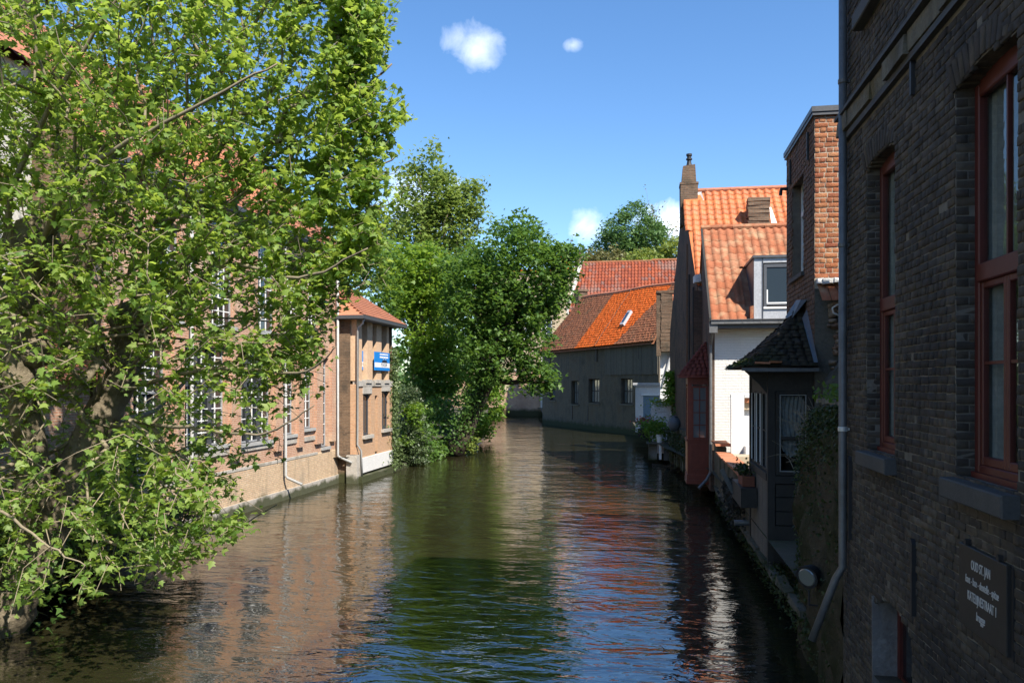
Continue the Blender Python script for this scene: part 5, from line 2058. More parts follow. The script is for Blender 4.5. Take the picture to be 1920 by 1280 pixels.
while y < 34.8:
    e = min(34.85, y + random.uniform(.7, 1.2))
    m.box(y, e - .01, -.3, .07 + random.uniform(0, .02), -.8, .38, jit=.01)
    y = e
m.build('base_course', 'base_stone', LH)
m = MB(fl_)
y = 18.4
for a, b in ((18.4, 22.3), (22.3, 25.3), (25.3, 28.7), (28.7, 30.65), (30.65, 32.5)):
    m.box(a, b, -.02, .05, 2.14, 2.32)
    m.box(a, b, -.02, .035, 1.5, 1.6)
m.build('weathered_ledge', 'base_stone', LH)
# brick piers between the windows, and heads
for a, b in ((21.75, 22.3), (25.08, 25.72), (28.38, 28.98), (30.4, 30.9), (32.2, 32.85), (33.85, 34.3)):
    m = MB(fl_)
    m.box(a, b, -.01, .13, 1.95, 6.2)
    m.build('brick_pier', 'house_brick', LH)
for w in LW + UW:
    c = max(2, int(round((w[1] - w[0]) / .42)))
    window(LH, fl_, w[0], w[1], w[2], w[3], c, 5, 'frame_grey', 'glass', n=-.20, fw=.06, bar=.034, transom=w[2] + (w[3] - w[2]) * .62, bm='white_paint')
    m = MB(fl_)
    m.box(w[0] - .08, w[1] + .08, -.24, .10, w[2] - .12, w[2])
    m.build('window_sill', 'pipe_grey', LH)
    if w[1] - w[0] > 2:
        m = MB(fl_)
        for q in (1 / 3, 2 / 3):
            x = w[0] + (w[1] - w[0]) * q
            m.box(x - .06, x + .06, -.205, -.10, w[2], w[3])
        m.box(w[0], w[1], -.205, -.10, w[2] + (w[3] - w[2]) * .62 - .07, w[2] + (w[3] - w[2]) * .62 + .07)
        m.build('mullion', 'frame_dark', LH)
for y, zb in ((22.62, 1.5), (29.12, .62), (34.45, .95)):
    m = MB()
    x = XL + .16
    m.tube([(x, y, 10.1), (x, y, zb + .35), (x + .06, y + .03, zb + .25), (x + .62, y + .12, zb)], .055, 10)
    m.build('downpipe', 'pipe_grey', LH, smooth=True)
m = MB()
m.box(XL - .1, XL + .45, 18.2, 35.0, 10.22, 10.36)
m.box(XL + .36, XL + .5, 18.2, 35.0, 10.3, 10.46)
m.build('gutter', 'frame_dark', LH)
for a, b in ((23.7, 25.8), (27.0, 28.8)):
    m = MB()
    m.add([(XL - .02, a, 10.2), (XL - .02, b, 10.2), (XL - .02, (a + b) / 2, 12.1)], [(0, 1, 2)])
    m.add([(XL + .12, a - .1, 10.25), (XL - 2.2, a - .1, 12.0), (XL - 2.4, (a + b) / 2, 12.35), (XL + .12, (a + b) / 2, 12.25), (XL + .12, b + .1, 10.25), (XL - 2.2, b + .1, 12.0)], [(0, 1, 2, 3), (3, 2, 5, 4)])
    m.build('wall_dormer', 'tile_red', LH)
m = MB()
m.quad((XL + .4, 18.3, 10.35), (XL + .4, 35, 10.35), (XL - 4.6, 35, 15.6), (XL - 4.6, 18.3, 15.6))
m.quad((XL - 9.6, 18.3, 10.35), (XL - 9.6, 35, 10.35), (XL - 4.6, 35, 15.6), (XL - 4.6, 18.3, 15.6))
lr = m.build('roof', 'tile_red', LH)
S = Vector((-5, 0, 5.25))
mt_ = tile_grid(Vector((XL + .4, 18.3, 10.42)), (0, 1, 0), S, .30, S.length / 22, 55, 22, jit=.006, half=True)
V, F = scatter(*flat_tmpl(.09, .02), mt_)
link('tile_field', np_mesh('tile_field', V, F, 'tile_red'), lr, kind='stuff')
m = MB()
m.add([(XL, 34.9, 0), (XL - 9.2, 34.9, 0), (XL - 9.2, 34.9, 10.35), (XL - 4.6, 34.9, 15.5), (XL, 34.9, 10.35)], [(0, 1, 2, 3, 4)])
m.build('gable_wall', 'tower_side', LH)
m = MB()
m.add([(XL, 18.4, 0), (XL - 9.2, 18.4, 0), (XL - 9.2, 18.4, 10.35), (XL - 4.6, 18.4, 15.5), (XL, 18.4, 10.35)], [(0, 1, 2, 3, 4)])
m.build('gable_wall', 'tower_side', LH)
m = MB()
m.box(XL - 5.2, XL - 4.1, 20.2, 21.3, 14.6, 17.2)
m.build('chimney', 'stack_brick', LH)

# ================================================================== LEFT: POST TOWER
PT = thing('tower_house', 'narrow brick tower house with an open posted gallery and a red tiled roof', 'house', (-15, 37.5, 0))
XT = -13.0
ft = FL(XT)
TW = [(35.72, 36.75, 2.1, 4.05), (38.42, 39.55, 2.25, 4.15)]
m = MB(ft)
wall_open(m, 34.82, 40.05, 1.05, 4.45, TW + [(37.35, 37.75, .85, 3.95)], .22)
m.build('wall', 'tower_brick', PT)
m = MB(ft)
m.box(34.80, 40.07, -.3, .06, .38, 1.08, jit=.01)
m.build('white_plinth', 'white_plaster', PT)
m = MB(ft)
m.box(34.85, 41.8, -.4, .28, -.8, .28, jit=.03)
m.build('footing', 'quay_stone', PT)
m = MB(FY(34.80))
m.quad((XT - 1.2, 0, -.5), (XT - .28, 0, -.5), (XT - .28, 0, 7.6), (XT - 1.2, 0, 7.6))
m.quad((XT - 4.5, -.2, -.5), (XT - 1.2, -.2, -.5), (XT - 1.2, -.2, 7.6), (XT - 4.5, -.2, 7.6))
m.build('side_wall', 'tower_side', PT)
m = MB()
m.box(XT - .28, XT + .01, 34.78, 35.0, 1.3, 4.5)
m.build('corner_pier', 'tower_brick', PT)
m = MB()
m.box(XT - .42, XT + .10, 34.62, 35.3, -.5, 1.28, jit=.02)
m.build('corner_stone', 'base_stone', PT)
for w in TW:
    window(PT, ft, *w, 2, 1, 'frame_dark', 'glass', n=-.18, fw=.09, bar=.07)
    m = MB(ft)
    m.box(w[0] - .12, w[1] + .12, -.2, .14, w[2] - .16, w[2])
    m.build('window_sill', 'base_stone', PT)
    m = MB(ft)
    m.box(w[0] - .1, w[1] + .1, -.1, .04, w[3], w[3] + .35)
    m.build('lintel', 'base_stone', PT)
m = MB(ft)
m.box(37.36, 37.74, -.2, -.15, .85, 3.95)
m.build('slot_door', 'frame_dark', PT)
m = MB(ft)
m.box(34.9, 40.0, -.2, .05, 4.4, 4.66)
for a in (35.95, 37.3, 38.65):
    m.box(a, a + .75, -.15, .10, 4.55, 4.72)
m.build('sill_band', 'base_stone', PT)
for y, w_ in ((34.86, .7), (36.3, .72), (37.6, .75), (39.2, .34)):
    m = MB(ft)
    m.box(y, y + w_, -.3, .0, 4.66, 7.45)
    m.build('gallery_post', 'post_wood', PT)
m = MB(ft)
for a, b in ((35.56, 36.3), (37.02, 37.6), (38.35, 39.2)):
    m.quad((a, -.27, 4.66), (b, -.27, 4.66), (b, -.27, 5.3), (a, -.27, 5.3))
m.build('gallery_glass', 'glass', PT)
m = MB(ft)
m.quad((34.9, -1.8, 4.6), (40, -1.8, 4.6), (40, -1.8, 7.5), (34.9, -1.8, 7.5))
m.quad((40.03, -1.8, 4.6), (40.03, -.3, 4.6), (40.03, -.3, 7.5), (40.03, -1.8, 7.5))
m.quad((34.9, -1.8, 4.6), (40, -1.8, 4.6), (40, -.1, 4.6), (34.9, -.1, 4.6))
m.build('gallery_back', 'brown_brick', PT)
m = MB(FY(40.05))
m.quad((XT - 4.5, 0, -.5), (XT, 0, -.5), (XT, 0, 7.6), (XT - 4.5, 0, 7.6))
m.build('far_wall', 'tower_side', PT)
m = MB()
m.box(XT - 4.8, XT + .40, 34.5, 41.0, 7.46, 7.56)
m.box(XT + .40, XT + .53, 34.5, 41.0, 7.46, 7.62)
m.box(XT - 4.8, XT + .53, 34.36, 34.5, 7.46, 7.62)
m.build('gutter', 'frame_dark', PT)
m = MB()
b0 = [(XT + .50, 34.4, 7.62), (XT + .50, 41.0, 7.62), (XT - 5.0, 41.4, 7.62), (XT - 5.0, 34.4, 7.62), (XT - 2.6, 36.6, 9.75), (XT - 2.6, 39.2, 9.75)]
m.add(b0, [(0, 1, 5, 4), (1, 2, 5), (2, 3, 4, 5), (3, 0, 4)])
ptr = m.build('roof', 'tile_red', PT)
mt_ = []
for r in range(16):
    t0, t1 = r / 16, (r + 1.1) / 16
    A0, B0 = Vector(b0[0]).lerp(Vector(b0[4]), t0), Vector(b0[1]).lerp(Vector(b0[5]), t0)
    n = max(1, round((B0 - A0).length / .25))
    for c in range(n):
        p, q = A0.lerp(B0, c / n), A0.lerp(B0, (c + 1) / n)
        u = Vector((-3.10, 0, 2.13)) * (1.1 / 16)
        N_ = Vector((.566, 0, .824))
        mt_.append(basis(p + N_ * .01, q - p, u, N_ * .28))
V, F = scatter(*flat_tmpl(.12, .02), mt_)
link('tile_field', np_mesh('tile_field', V, F, 'tile_red'), ptr, kind='stuff')
m = MB()
m.tube([(XT + .44, 34.62, 7.5), (XT + .36, 34.66, 7.25), (XT + .10, 34.75, 7.05), (XT + .07, 34.75, 1.75), (XT + .16, 35.0, 1.45), (XT + .17, 35.1, .25)], .05, 8)
m.build('downpipe', 'pipe_grey', PT, smooth=True)
# for-sale boards
for name, lab, x, y0, y1, z0, z1, part_ in (('sale_board', 'blue for sale board across the gallery posts of the tower', .06, 37.06, 39.36, 5.18, 6.08, False), ('sale_board', 'second blue board behind the gallery post, half hidden', -.24, 35.8, 37.03, 5.18, 6.08, True)):
    sb = thing(name, lab, 'sign', (XT + x, (y0 + y1) / 2, z0))
    f2 = FL(XT + x)
    m = MB(f2)
    m.box(y0, y1, 0, .03, z0, z1)
    m.build('board', 'sign_blue', sb)
    m = MB(f2)
    m.quad((y0, .034, z0 + .15), (y1, .034, z0 + .15), (y1, .034, z0 + .38), (y0, .034, z0 + .38))
    m.quad((y0 + .75, .034, z1 - .13), (y1 - .25, .034, z1 - .13), (y1 - .25, .034, z1 - .07), (y0 + .75, .034, z1 - .07))
    m.quad((y0 + .75, .034, z1 - .28), (y1 - .25, .034, z1 - .28), (y1 - .25, .034, z1 - .20), (y0 + .75, .034, z1 - .20))
    m.build('white_band', 'sign_white', sb)
    xm, ym = XT + x + .036, (y0 + y1) / 2
    text('TE KOOP', .22, basis((xm + .003, ym + .25 * (not part_), z0 + .265), (0, 1, 0), (0, 0, 1), (1, 0, 0)), 'sign_ink', sb, xs=1.0)
    m = MB(f2)
    for d in (-.12, .22):
        yc = ym + .28 + d
        m.add([f2(yc + .06 * math.cos(a), .036, z0 + .60 + .08 * math.sin(a)) for a in [k * math.pi / 5 for k in range(10)]], [tuple(range(10))])
    m.build('portrait_face', 'sign_skin', sb)
    m = MB(f2)
    m.quad((ym - .1, .035, z0 + .385), (ym + .8, .035, z0 + .385), (ym + .62, .035, z0 + .53), (ym + .05, .035, z0 + .53))
    m.build('portrait_coat', 'sign_ink', sb)

# ================================================================== LEFT: PALE HOUSE AND BANK BEHIND THE PLANE TREE
PH = thing('pale_house', 'pale grey rendered house glimpsed through the plane tree at the left edge', 'house', (-17, 12, 1))
fp_ = FL(-15.6)
ops = [(6 + i * 2.6, 7.3 + i * 2.6, z, z + 2.2) for i in range(4) for z in (2.2, 5.6, 8.8)]
m = MB(fp_)
wall_open(m, -2, 18.3, 1.0, 12.6, ops, .2)
m.quad((18.3, 0, 1), (18.3, -8, 1), (18.3, -8, 12.6), (18.3, 0, 12.6))
m.quad((-2, 0, 1), (-2, -8, 1), (-2, -8, 12.6), (-2, 0, 12.6))
m.build('wall', 'pale_facade', PH)
for o in ops:
    window(PH, fp_, *o, 2, 3, 'white_paint', 'glass', n=-.15, fw=.08, bar=.05)
m = MB()
m.quad((-15.1, -2.2, 12.6), (-15.1, 18.4, 12.6), (-19.5, 18.4, 16.5), (-19.5, -2.2, 16.5))
m.quad((-24, -2.2, 12.6), (-24, 18.4, 12.6), (-19.5, 18.4, 16.5), (-19.5, -2.2, 16.5))
m.quad((-23.5, 18.3, 1), (-15.6, 18.3, 1), (-15.6, 18.3, 12.6), (-23.5, 18.3, 12.6))
m.build('roof', 'tile_red', PH)
lo = thing('outbuilding', 'low brick outbuilding with a red tiled lean-to behind the plane trunk', 'shed', (-14, 17.5, 1))
m = MB(FL(-14.0))
m.quad((13, 0, 1), (19.8, 0, 1), (19.8, 0, 4.6), (13, 0, 4.6))
m.quad((13, 0, 1), (13, -1.5, 1), (13, -1.5, 5.4), (13, 0, 4.6))
m.build('wall', 'house_brick', lo)
m = MB()
m.quad((-13.7, 12.8, 4.55), (-13.7, 20, 4.55), (-15.6, 20, 6.1), (-15.6, 12.8, 6.1))
lor = m.build('roof', 'tile_red', lo)
mt_ = tile_grid(Vector((-13.65, 12.8, 4.6)), (0, 1, 0), Vector((-1.9, 0, 1.55)), .3, .27, 24, 9, half=True)
V, F = scatter(*flat_tmpl(.1, .02), mt_)
link('tile_field', np_mesh('tile_field', V, F, 'tile_red'), lor, kind='stuff')
# grass fringe and shrubs on the left quay
P = [(-11.6 + (-.15 if y > 12.5 else 0) - abs(random.gauss(0, .5)) + .12, y, 1.15 + abs(random.gauss(0, .12))) for y in [random.uniform(9, 19.6) for _ in range(2600)]]
P += [(-11.55 - .02 * max(0, y - 12.5) + random.uniform(0, .14), y, 1.15 - abs(random.gauss(0, .3))) for y in [random.uniform(9, 19.6) for _ in range(1600)]]
t = np.array(P)
GV = [(-.06, 0, 0), (.06, 0, 0), (.03, .6, .05), (-.03, .6, .05), (0, 1, -.1)]
V, F = scatter([(-.07, 0, 0), (.07, 0, 0), (0, 1, 0)], [(0, 1, 2)], leaf_mats(t, .34, -.2, droop=-.2))
gr = link('grass', np_mesh('grass', V, F, 'leaf_olive'), label='fringe of long grass hanging over the left quay edge', cat='grass', kind='stuff')
for lab, c, s, n, mt, sz in (('bright green shrub on the quay at the foot of the plane tree', (-11.7, 15.4, 2.1), (.5, 1.0, .6), 1500, 'leaf_bright', .15),
                             ('dark ivy bush around the base of the plane trunk', (-11.5, 12.9, 1.3), (.5, .6, .7), 1500, 'leaf_dark', .13),
                             ('leafy sapling between the plane tree and the canal house', (-12.8, 18.6, 2.6), (.55, .8, .9), 1500, 'leaf_mid', .16)):
    leafy('shrub', lab, gauss_pts(n, c, s), sz, mt, cat='shrub', tmpl=leaf_star())

# ================================================================== PLANE TREE over the left bank
PLT = thing('plane_tree', 'big leaning plane tree spreading its leafy branches over the canal on the left', 'tree', (-11.3, 12.8, .15))
LIMB = {
    'trunk': [(-11.75, 12.7, -.1), (-11.3, 12.82, .6), (-10.95, 12.98, 1.5), (-10.61, 13.24, 2.53), (-10.16, 13.51, 3.7), (-9.78, 13.68, 4.55), (-9.6, 13.81, 5.51)],
    'stem': [(-10.95, 12.98, 1.39), (-10.74, 12.61, 3.17), (-10.82, 12.39, 4.69), (-10.65, 12.32, 5.98), (-10.35, 12.27, 6.8)],
    'l1': [(-9.78, 13.68, 4.55), (-10.36, 13.48, 6.3), (-9.06, 13.19, 8.27), (-7.07, 12.61, 9.85), (-5.56, 12.25, 11.52)],
    'l2': [(-9.6, 13.81, 5.51), (-8.45, 13.39, 7.61), (-5.9, 13.01, 8.64), (-4.06, 12.5, 9.7)],
    'l3': [(-9.6, 13.81, 5.51), (-8.31, 14.43, 7.31), (-6.18, 14.58, 7.99), (-4.59, 14.44, 8.8)],
    'l4': [(-9.7, 13.79, 5.21), (-7.19, 12.49, 6.44), (-5.21, 11.5, 6.13), (-3.97, 11.1, 6.47)],
    'l5': [(-9.88, 13.66, 4.35), (-7.14, 12.4, 4.77), (-5.21, 11.5, 4.66), (-4.46, 11.12, 5.05)],
    'l6': [(-10.11, 13.52, 3.75), (-7.52, 11.93, 3.81), (-5.66, 11.02, 3.75), (-4.65, 10.78, 4.2)],
    'l7': [(-10.51, 13.25, 2.72), (-9.48, 14.13, 2.02), (-8.52, 14.8, 1.51), (-7.49, 15.48, 2.02)],
    'l8': [(-10.65, 12.32, 5.98), (-10.17, 11.48, 7.45), (-8.6, 10.73, 9.06), (-7.06, 10.28, 10.38)],
    'l9': [(-10.74, 12.3, 5.61), (-11.88, 12.21, 7.95), (-12.49, 12.62, 11.46), (-12.53, 13.12, 14.7)],
    'l10': [(-10.35, 12.27, 6.8), (-9.34, 13.14, 8.85), (-8.6, 13.98, 11.19), (-8.21, 14.85, 14.31)],
    'l11': [(-10.61, 13.24, 2.53), (-8.77, 11.92, 1.95), (-7.29, 11.56, 1.73), (-6.39, 11.4, 1.96)],
    'l12': [(-10.74, 12.61, 3.17), (-10.36, 11.05, 2.99), (-8.7, 10.21, 2.35), (-7.6, 9.89, 2.01)],
    'l13': [(-10.35, 12.27, 6.8), (-8.36, 10.77, 7.62), (-6.37, 10.09, 8.17), (-4.81, 9.94, 8.74)],
    'l14': [(-10.16, 13.51, 3.7), (-10.17, 15.54, 4.05), (-9.35, 16.69, 5.46), (-7.91, 17.44, 6.47)],
}
R0 = {'trunk': (.50, .25), 'stem': (.32, .18), 'l1': (.085, .018), 'l2': (.085, .014), 'l3': (.08, .012), 'l4': (.06, .01), 'l5': (.05, .008), 'l6': (.048, .008),
      'l7': (.05, .008), 'l8': (.075, .018), 'l9': (.09, .02), 'l10': (.085, .02), 'l11': (.042, .007), 'l12': (.05, .008), 'l13': (.065, .012), 'l14': (.07, .012)}


def spline(pts, k=6):
    pts = [Vector(p) for p in pts]
    out = []
    for i in range(len(pts) - 1):
        p0, p1, p2, p3 = pts[max(i - 1, 0)], pts[i], pts[i + 1], pts[min(i + 2, len(pts) - 1)]
        for j in range(k):
            t = j / k
            out.append(.5 * ((2 * p1) + (p2 - p0) * t + (2 * p0 - 5 * p1 + 4 * p2 - p3) * t * t + (3 * p1 - p0 - 3 * p2 + p3) * t ** 3))
    out.append(pts[-1])
    return out


# long rods that shoot from the pollard heads out to the crown's edge
HEADS = [(-10.35, 12.27, 6.8), (-9.6, 13.81, 5.5), (-9.78, 13.68, 4.6), (-10.7, 12.4, 5.2), (-10.16, 13.5, 3.7)]
for i in range(30):
    h = Vector(random.choice(HEADS))
    tgt = Vector((random.uniform(-9.0, -5.3), random.uniform(10.5, 16.5), random.uniform(4.5, 10.5)))
    if tgt.x > -5.5 and tgt.z < 6.5:
        tgt.z += 2.0
    mid = h.lerp(tgt, .5) + Vector((random.gauss(0, .25), random.gauss(0, .25), random.uniform(-.1, .55)))
    LIMB['rod%d' % i] = [tuple(h), tuple(mid), tuple(tgt)]
    R0['rod%d' % i] = (random.uniform(.028, .05), .007)
nodes, tdist = [], []
trunk_m, limb_m = MB(), MB()
for k, pts in LIMB.items():
    sp_ = spline(pts, 7)
    for i, p in enumerate(sp_[1:-1], 1):
        if k not in ('trunk', 'stem'):
            sp_[i] = p + Vector((random.gauss(0, .014), random.gauss(0, .014), random.gauss(0, .014)))
    a, b = R0[k]
    n = len(sp_) - 1
    rr = [a + (b - a) * (i / n) ** .75 for i in range(n + 1)]
    if k in ('trunk', 'stem'):
        rr = [r * random.uniform(.92, 1.12) for r in rr]
        trunk_m.tube(sp_, rr, 12)
    else:
        limb_m.tube(sp_, rr, 7)
        for i, p in enumerate(sp_[4:]):
            nodes.append(p)
for c, r in (((-10.35, 12.27, 6.85), .32), ((-9.62, 13.8, 5.6), .38), ((-10.7, 12.4, 5.2), .34)):     # pollard knuckles
    for _ in range(4):
        q = Vector(c) + Vector((random.gauss(0, .12), random.gauss(0, .12), random.gauss(0, .12)))
        prof = [(.02, -r), (r * .7, -r * .7), (r, 0), (r * .75, r * .65), (.02, r)]
        trunk_m.lathe(q, prof, 8)
trunk_m.build('trunk', 'bark', PLT, smooth=True)
limb_m.build('limbs', 'twig', PLT, smooth=True)
# outline of the crown in the upright plane at 14 m, facing the bridge: (across, height)
POLY = np.array([(-11.9, 15.6), (-6.6, 15.6), (-3.9, 14.3), (-2.50, 12.9), (-2.10, 11.3), (-2.22, 10.4), (-2.02, 9.85), (-1.95, 8.8), (-2.0, 8.1), (-1.92, 7.6), (-2.1, 6.93), (-2.5, 6.4),
                 (-2.6, 6.0), (-3.1, 5.43), (-2.95, 5.1), (-3.4, 4.5), (-3.5, 4.1), (-4.2, 3.3), (-4.5, 2.75), (-5.2, 2.5), (-4.15, 2.4), (-4.7, 1.9), (-5.1, 1.55), (-5.9, 1.2), (-7.1, 1.15), (-8.1, 1.2), (-9.4, .5), (-12.2, .5)])


def inside(px, pz):
    c = np.zeros(len(px), bool)
    j = len(POLY) - 1
    for i in range(len(POLY)):
        xi, zi = POLY[i]
        xj, zj = POLY[j]
        hit = ((zi > pz) != (zj > pz)) & (px < (xj - xi) * (pz - zi) / (zj - zi + 1e-9) + xi)
        c ^= hit
        j = i
    return c


cand_r, cand_z = rng.uniform(-12.2, -1.9, 26000), rng.uniform(.5, 15.6, 26000)
ok = inside(cand_r, cand_z)
cand_r, cand_z = cand_r[ok], cand_z[ok]
# thinner where the house shows through, and thin sprays low down
thin = np.ones(len(cand_r))
thin[(cand_r > -8.2) & (cand_r < -3.2) & (cand_z < 5.8)] = .62
thin[(cand_r > -7.2) & (cand_r < -3.4) & (cand_z < 4.7) & (cand_z > 2.7)] = .36
thin[(cand_r > -7.0) & (cand_z < 2.6)] = .8
thin[cand_z > 12.4] = .3
thin[(cand_r < -5.0) & (cand_z < 4.2)] *= .8
keep = rng.random(len(cand_r)) < thin
cand_r, cand_z = cand_r[keep][:5600], cand_z[keep][:5600]
for n_, (ra, za), (rb, zb), sr, sz in ((60, (-6.8, 1.5), (-4.1, 2.38), .3, .12), (80, (-6.2, 3.3), (-4.4, 2.8), .45, .22), (150, (-4.6, 4.3), (-3.0, 5.6), .55, .4), (330, (-3.0, 6.9), (-2.3, 11.4), .45, 1.0), (60, (-2.6, 6.4), (-2.1, 7.0), .3, .3)):
    f_ = rng.random(n_) ** .8
    cand_r = np.r_[cand_r, ra + (rb - ra) * f_ + rng.normal(size=n_) * sr * (1.1 - f_)]
    cand_z = np.r_[cand_z, za + (zb - za) * f_ + rng.normal(size=n_) * sz]
for _ in range(34):                                   # long young shoots standing out of the crown's edge
    z_ = rng.uniform(5.6, 13.0)
    r_ = np.interp(z_, [5.6, 7, 9, 11, 12.5, 13.5], [-3.0, -2.5, -2.4, -2.6, -2.9, -3.4])
    L_ = rng.uniform(.5, 1.15)
    a_ = rng.uniform(.5, 1.25)
    for q_ in (.35, .6, .8, 1.0):
        cand_r = np.r_[cand_r, min(r_ + math.cos(a_) * L_ * q_, -1.72)]
        cand_z = np.r_[cand_z, z_ + math.sin(a_) * L_ * q_]
edge = np.clip((-1.9 - cand_r) / 5.0, .12, 1)
depth = 13.0 + rng.normal(size=len(cand_r)) * 2.1 * edge + .25 * (edge - .5)
depth = np.clip(depth, 9.3, 18.5)
low = cand_z < 3.0
depth[low] = 12.4 + (depth[low] - 13) * .55
hang = (cand_r > -6.2) & (cand_z < 2.6)
TIPS = np.c_[cand_r * CY - depth * SY, cand_r * SY + depth * CY, cand_z]
order = np.argsort(((TIPS - np.array([-9.8, 13.3, 5.0])) ** 2).sum(1))
TIPS = TIPS[order]
NP = np.array([tuple(p) for p in nodes])
par = [-1] * len(NP)
child_n = [0] * len(NP)
segs = []
NPL = [tuple(p) for p in NP]
tip_dirs = []
for tpt in TIPS:
    arr = np.asarray(NPL)
    dv = tpt - arr
    dd = np.sqrt((dv ** 2).sum(1))
    root = arr - np.array([-9.8, 13.3, 4.6])
    rn = np.linalg.norm(root, axis=1) + .01
    out = (dv * root).sum(1) / (dd * rn + 1e-6)          # prefer growing outwards from the trunk
    i = int(np.argmin(dd * (1.55 - .75 * out)))
    s, e = Vector(arr[i]), Vector(tpt)
    L = (e - s).length
    k = max(1, int(L / .45))
    last = i
    bend = Vector((random.gauss(0, .07), random.gauss(0, .07), random.uniform(.0, .12))) * L
    for j in range(1, k + 1):
        t = j / k
        q = s.lerp(e, t) + bend * math.sin(math.pi * t)
        NPL.append(tuple(q))
        par.append(last)
        child_n.append(0)
        last = len(NPL) - 1
    tip_dirs.append((last, (e - s).normalized()))
cnt = np.zeros(len(NPL))
for l, _ in tip_dirs:
    i = l
    while i != -1:
        cnt[i] += 1
        i = par[i]
A_ = np.asarray(NPL)
idx = np.array([i for i in range(len(NPL)) if par[i] != -1])
p0, p1 = A_[[par[i] for i in idx]], A_[idx]
r1 = .0042 * np.maximum(cnt[idx], 1) ** .44
r0 = np.minimum(.0042 * np.maximum(cnt[[par[i] for i in idx]], 1) ** .44, r1 * 1.5)
d = p1 - p0
dl = np.linalg.norm(d, axis=1)[:, None] + 1e-9
d = d / dl
up_ = np.tile([0.0, 0, 1], (len(d), 1))
up_[np.abs(d[:, 2]) > .9] = (1, 0, 0)
x = np.cross(d, up_)
x /= np.linalg.norm(x, axis=1)[:, None]
y = np.cross(d, x)
V, F = [], []
S5 = 5
for k in range(S5):
    a = 2 * math.pi * k / S5
    V.append(p0 + (x * math.cos(a) + y * math.sin(a)) * r0[:, None])
for k in range(S5):
    a = 2 * math.pi * k / S5
    V.append(p1 + d * .01 + (x * math.cos(a) + y * math.sin(a)) * r1[:, None])
V = np.stack(V, 1).reshape(-1, 3)
base = np.arange(len(idx)) * 2 * S5
F = np.concatenate([np.c_[base + k, base + (k + 1) % S5, base + S5 + (k + 1) % S5, base + S5 + k] for k in range(S5)])
me = np_mesh('twigs', V, F, 'twig')
me.polygons.foreach_set('use_smooth', [True] * len(me.polygons))
link('twigs', me, PLT, kind='stuff')
# leaves along the last stretch of every twig, hanging a little
LP = []
for l, dv in tip_dirs:
    e = Vector(NPL[l])
    n = random.choice((4, 6, 7, 8, 10, 12)) + (5 if e.z > 6.2 else 1)
    j, pts_ = l, [e]
    while par[j] != -1 and len(pts_) < 4:
        j = par[j]
        pts_.append(Vector(NPL[j]))
    for q in range(n):
        f_ = random.random() ** 1.3 * (len(pts_) - 1)
        i = min(int(f_), len(pts_) - 2) if len(pts_) > 1 else 0
        b = pts_[i].lerp(pts_[i + 1], f_ - i) if len(pts_) > 1 else e
        LP.append((b.x + random.gauss(0, .085), b.y + random.gauss(0, .085), b.z + random.gauss(-.02, .075)))
LP = np.array(LP)
LM = leaf_mats(LP, .110, .55, droop=.5, spread_=.9, var=(.5, 1.45))
dcam = ((LP - np.array([0, 0, 4.5])) ** 2).sum(1)
fw_ = -SY * LP[:, 0] + CY * LP[:, 1]
rt_ = CY * LP[:, 0] + SY * LP[:, 1]
vis = (np.abs(rt_ / fw_) < .62) & ((LP[:, 2] - 4.5) / fw_ < .46)
score = np.where(vis, np.linalg.norm(LM[:, :3, 1], axis=1) / np.sqrt(dcam), 0)
o_ = np.argsort(-score)
LV, LF = leaf_plane()
V, F = scatter(LV, LF, LM[o_[300:]])
cr = link('crown', np_mesh('crown', V, F, 'plane_leaf'), PLT, kind='stuff')
pieces('leaf', [np_mesh('leaf', LV, LF, 'plane_leaf')], list(LM[o_[:300]]), cr)
print('plane leaves', len(LP), 'twig segs', len(idx))

# ================================================================== OTHER TREES
# ivy up the far corner of the tower, laurel by the water
P = []
for _ in range(1900):
    z = random.uniform(.1, 6.4)
    w_ = .32 + (1.5 - z) * .25 * (z < 1.5)
    P.append((XT + random.gauss(.05, .09) + (.18 if z < 1.5 else 0), 40.15 + random.gauss(.12, w_), z))
leafy('ivy', 'pale ivy climbing the far corner of the tower house', P, .15, 'ivy_leaf', cat='ivy', loc=(XT, 40.2, 0))
P = clumped(blob_points([(-12.9, 43.0, 1.6, .95, 1.3, 1.6), (-13.3, 43.4, 3.4, .9, 1.2, 1.2), (-12.5, 42.8, .7, .8, 1.1, .7)], 240, .6), 14, .16)
t = leafy('laurel', 'grey green laurel bush by the water beside the tower', P, .17, 'leaf_laurel', cat='shrub', loc=(-13.2, 43.2, .5))
stem(t, [limb_path((-13.2, 43.4, .3), (-13.1, 43.2, 3.4)), limb_path((-13.2, 43.4, .3), (-12.7, 42.9, 2.6))], .07)
leafy('shrub', 'yellow green young shrub in front of the laurel', clumped(blob_points([(-12.45, 42.3, 3.0, .5, .4, .6), (-12.35, 42.4, 2.1, .25, .3, .5), (-12.9, 42.0, 1.4, .3, .3, .3)], 50, .5), 12, .13), .18, 'leaf_bright', cat='shrub', tmpl=leaf_star())

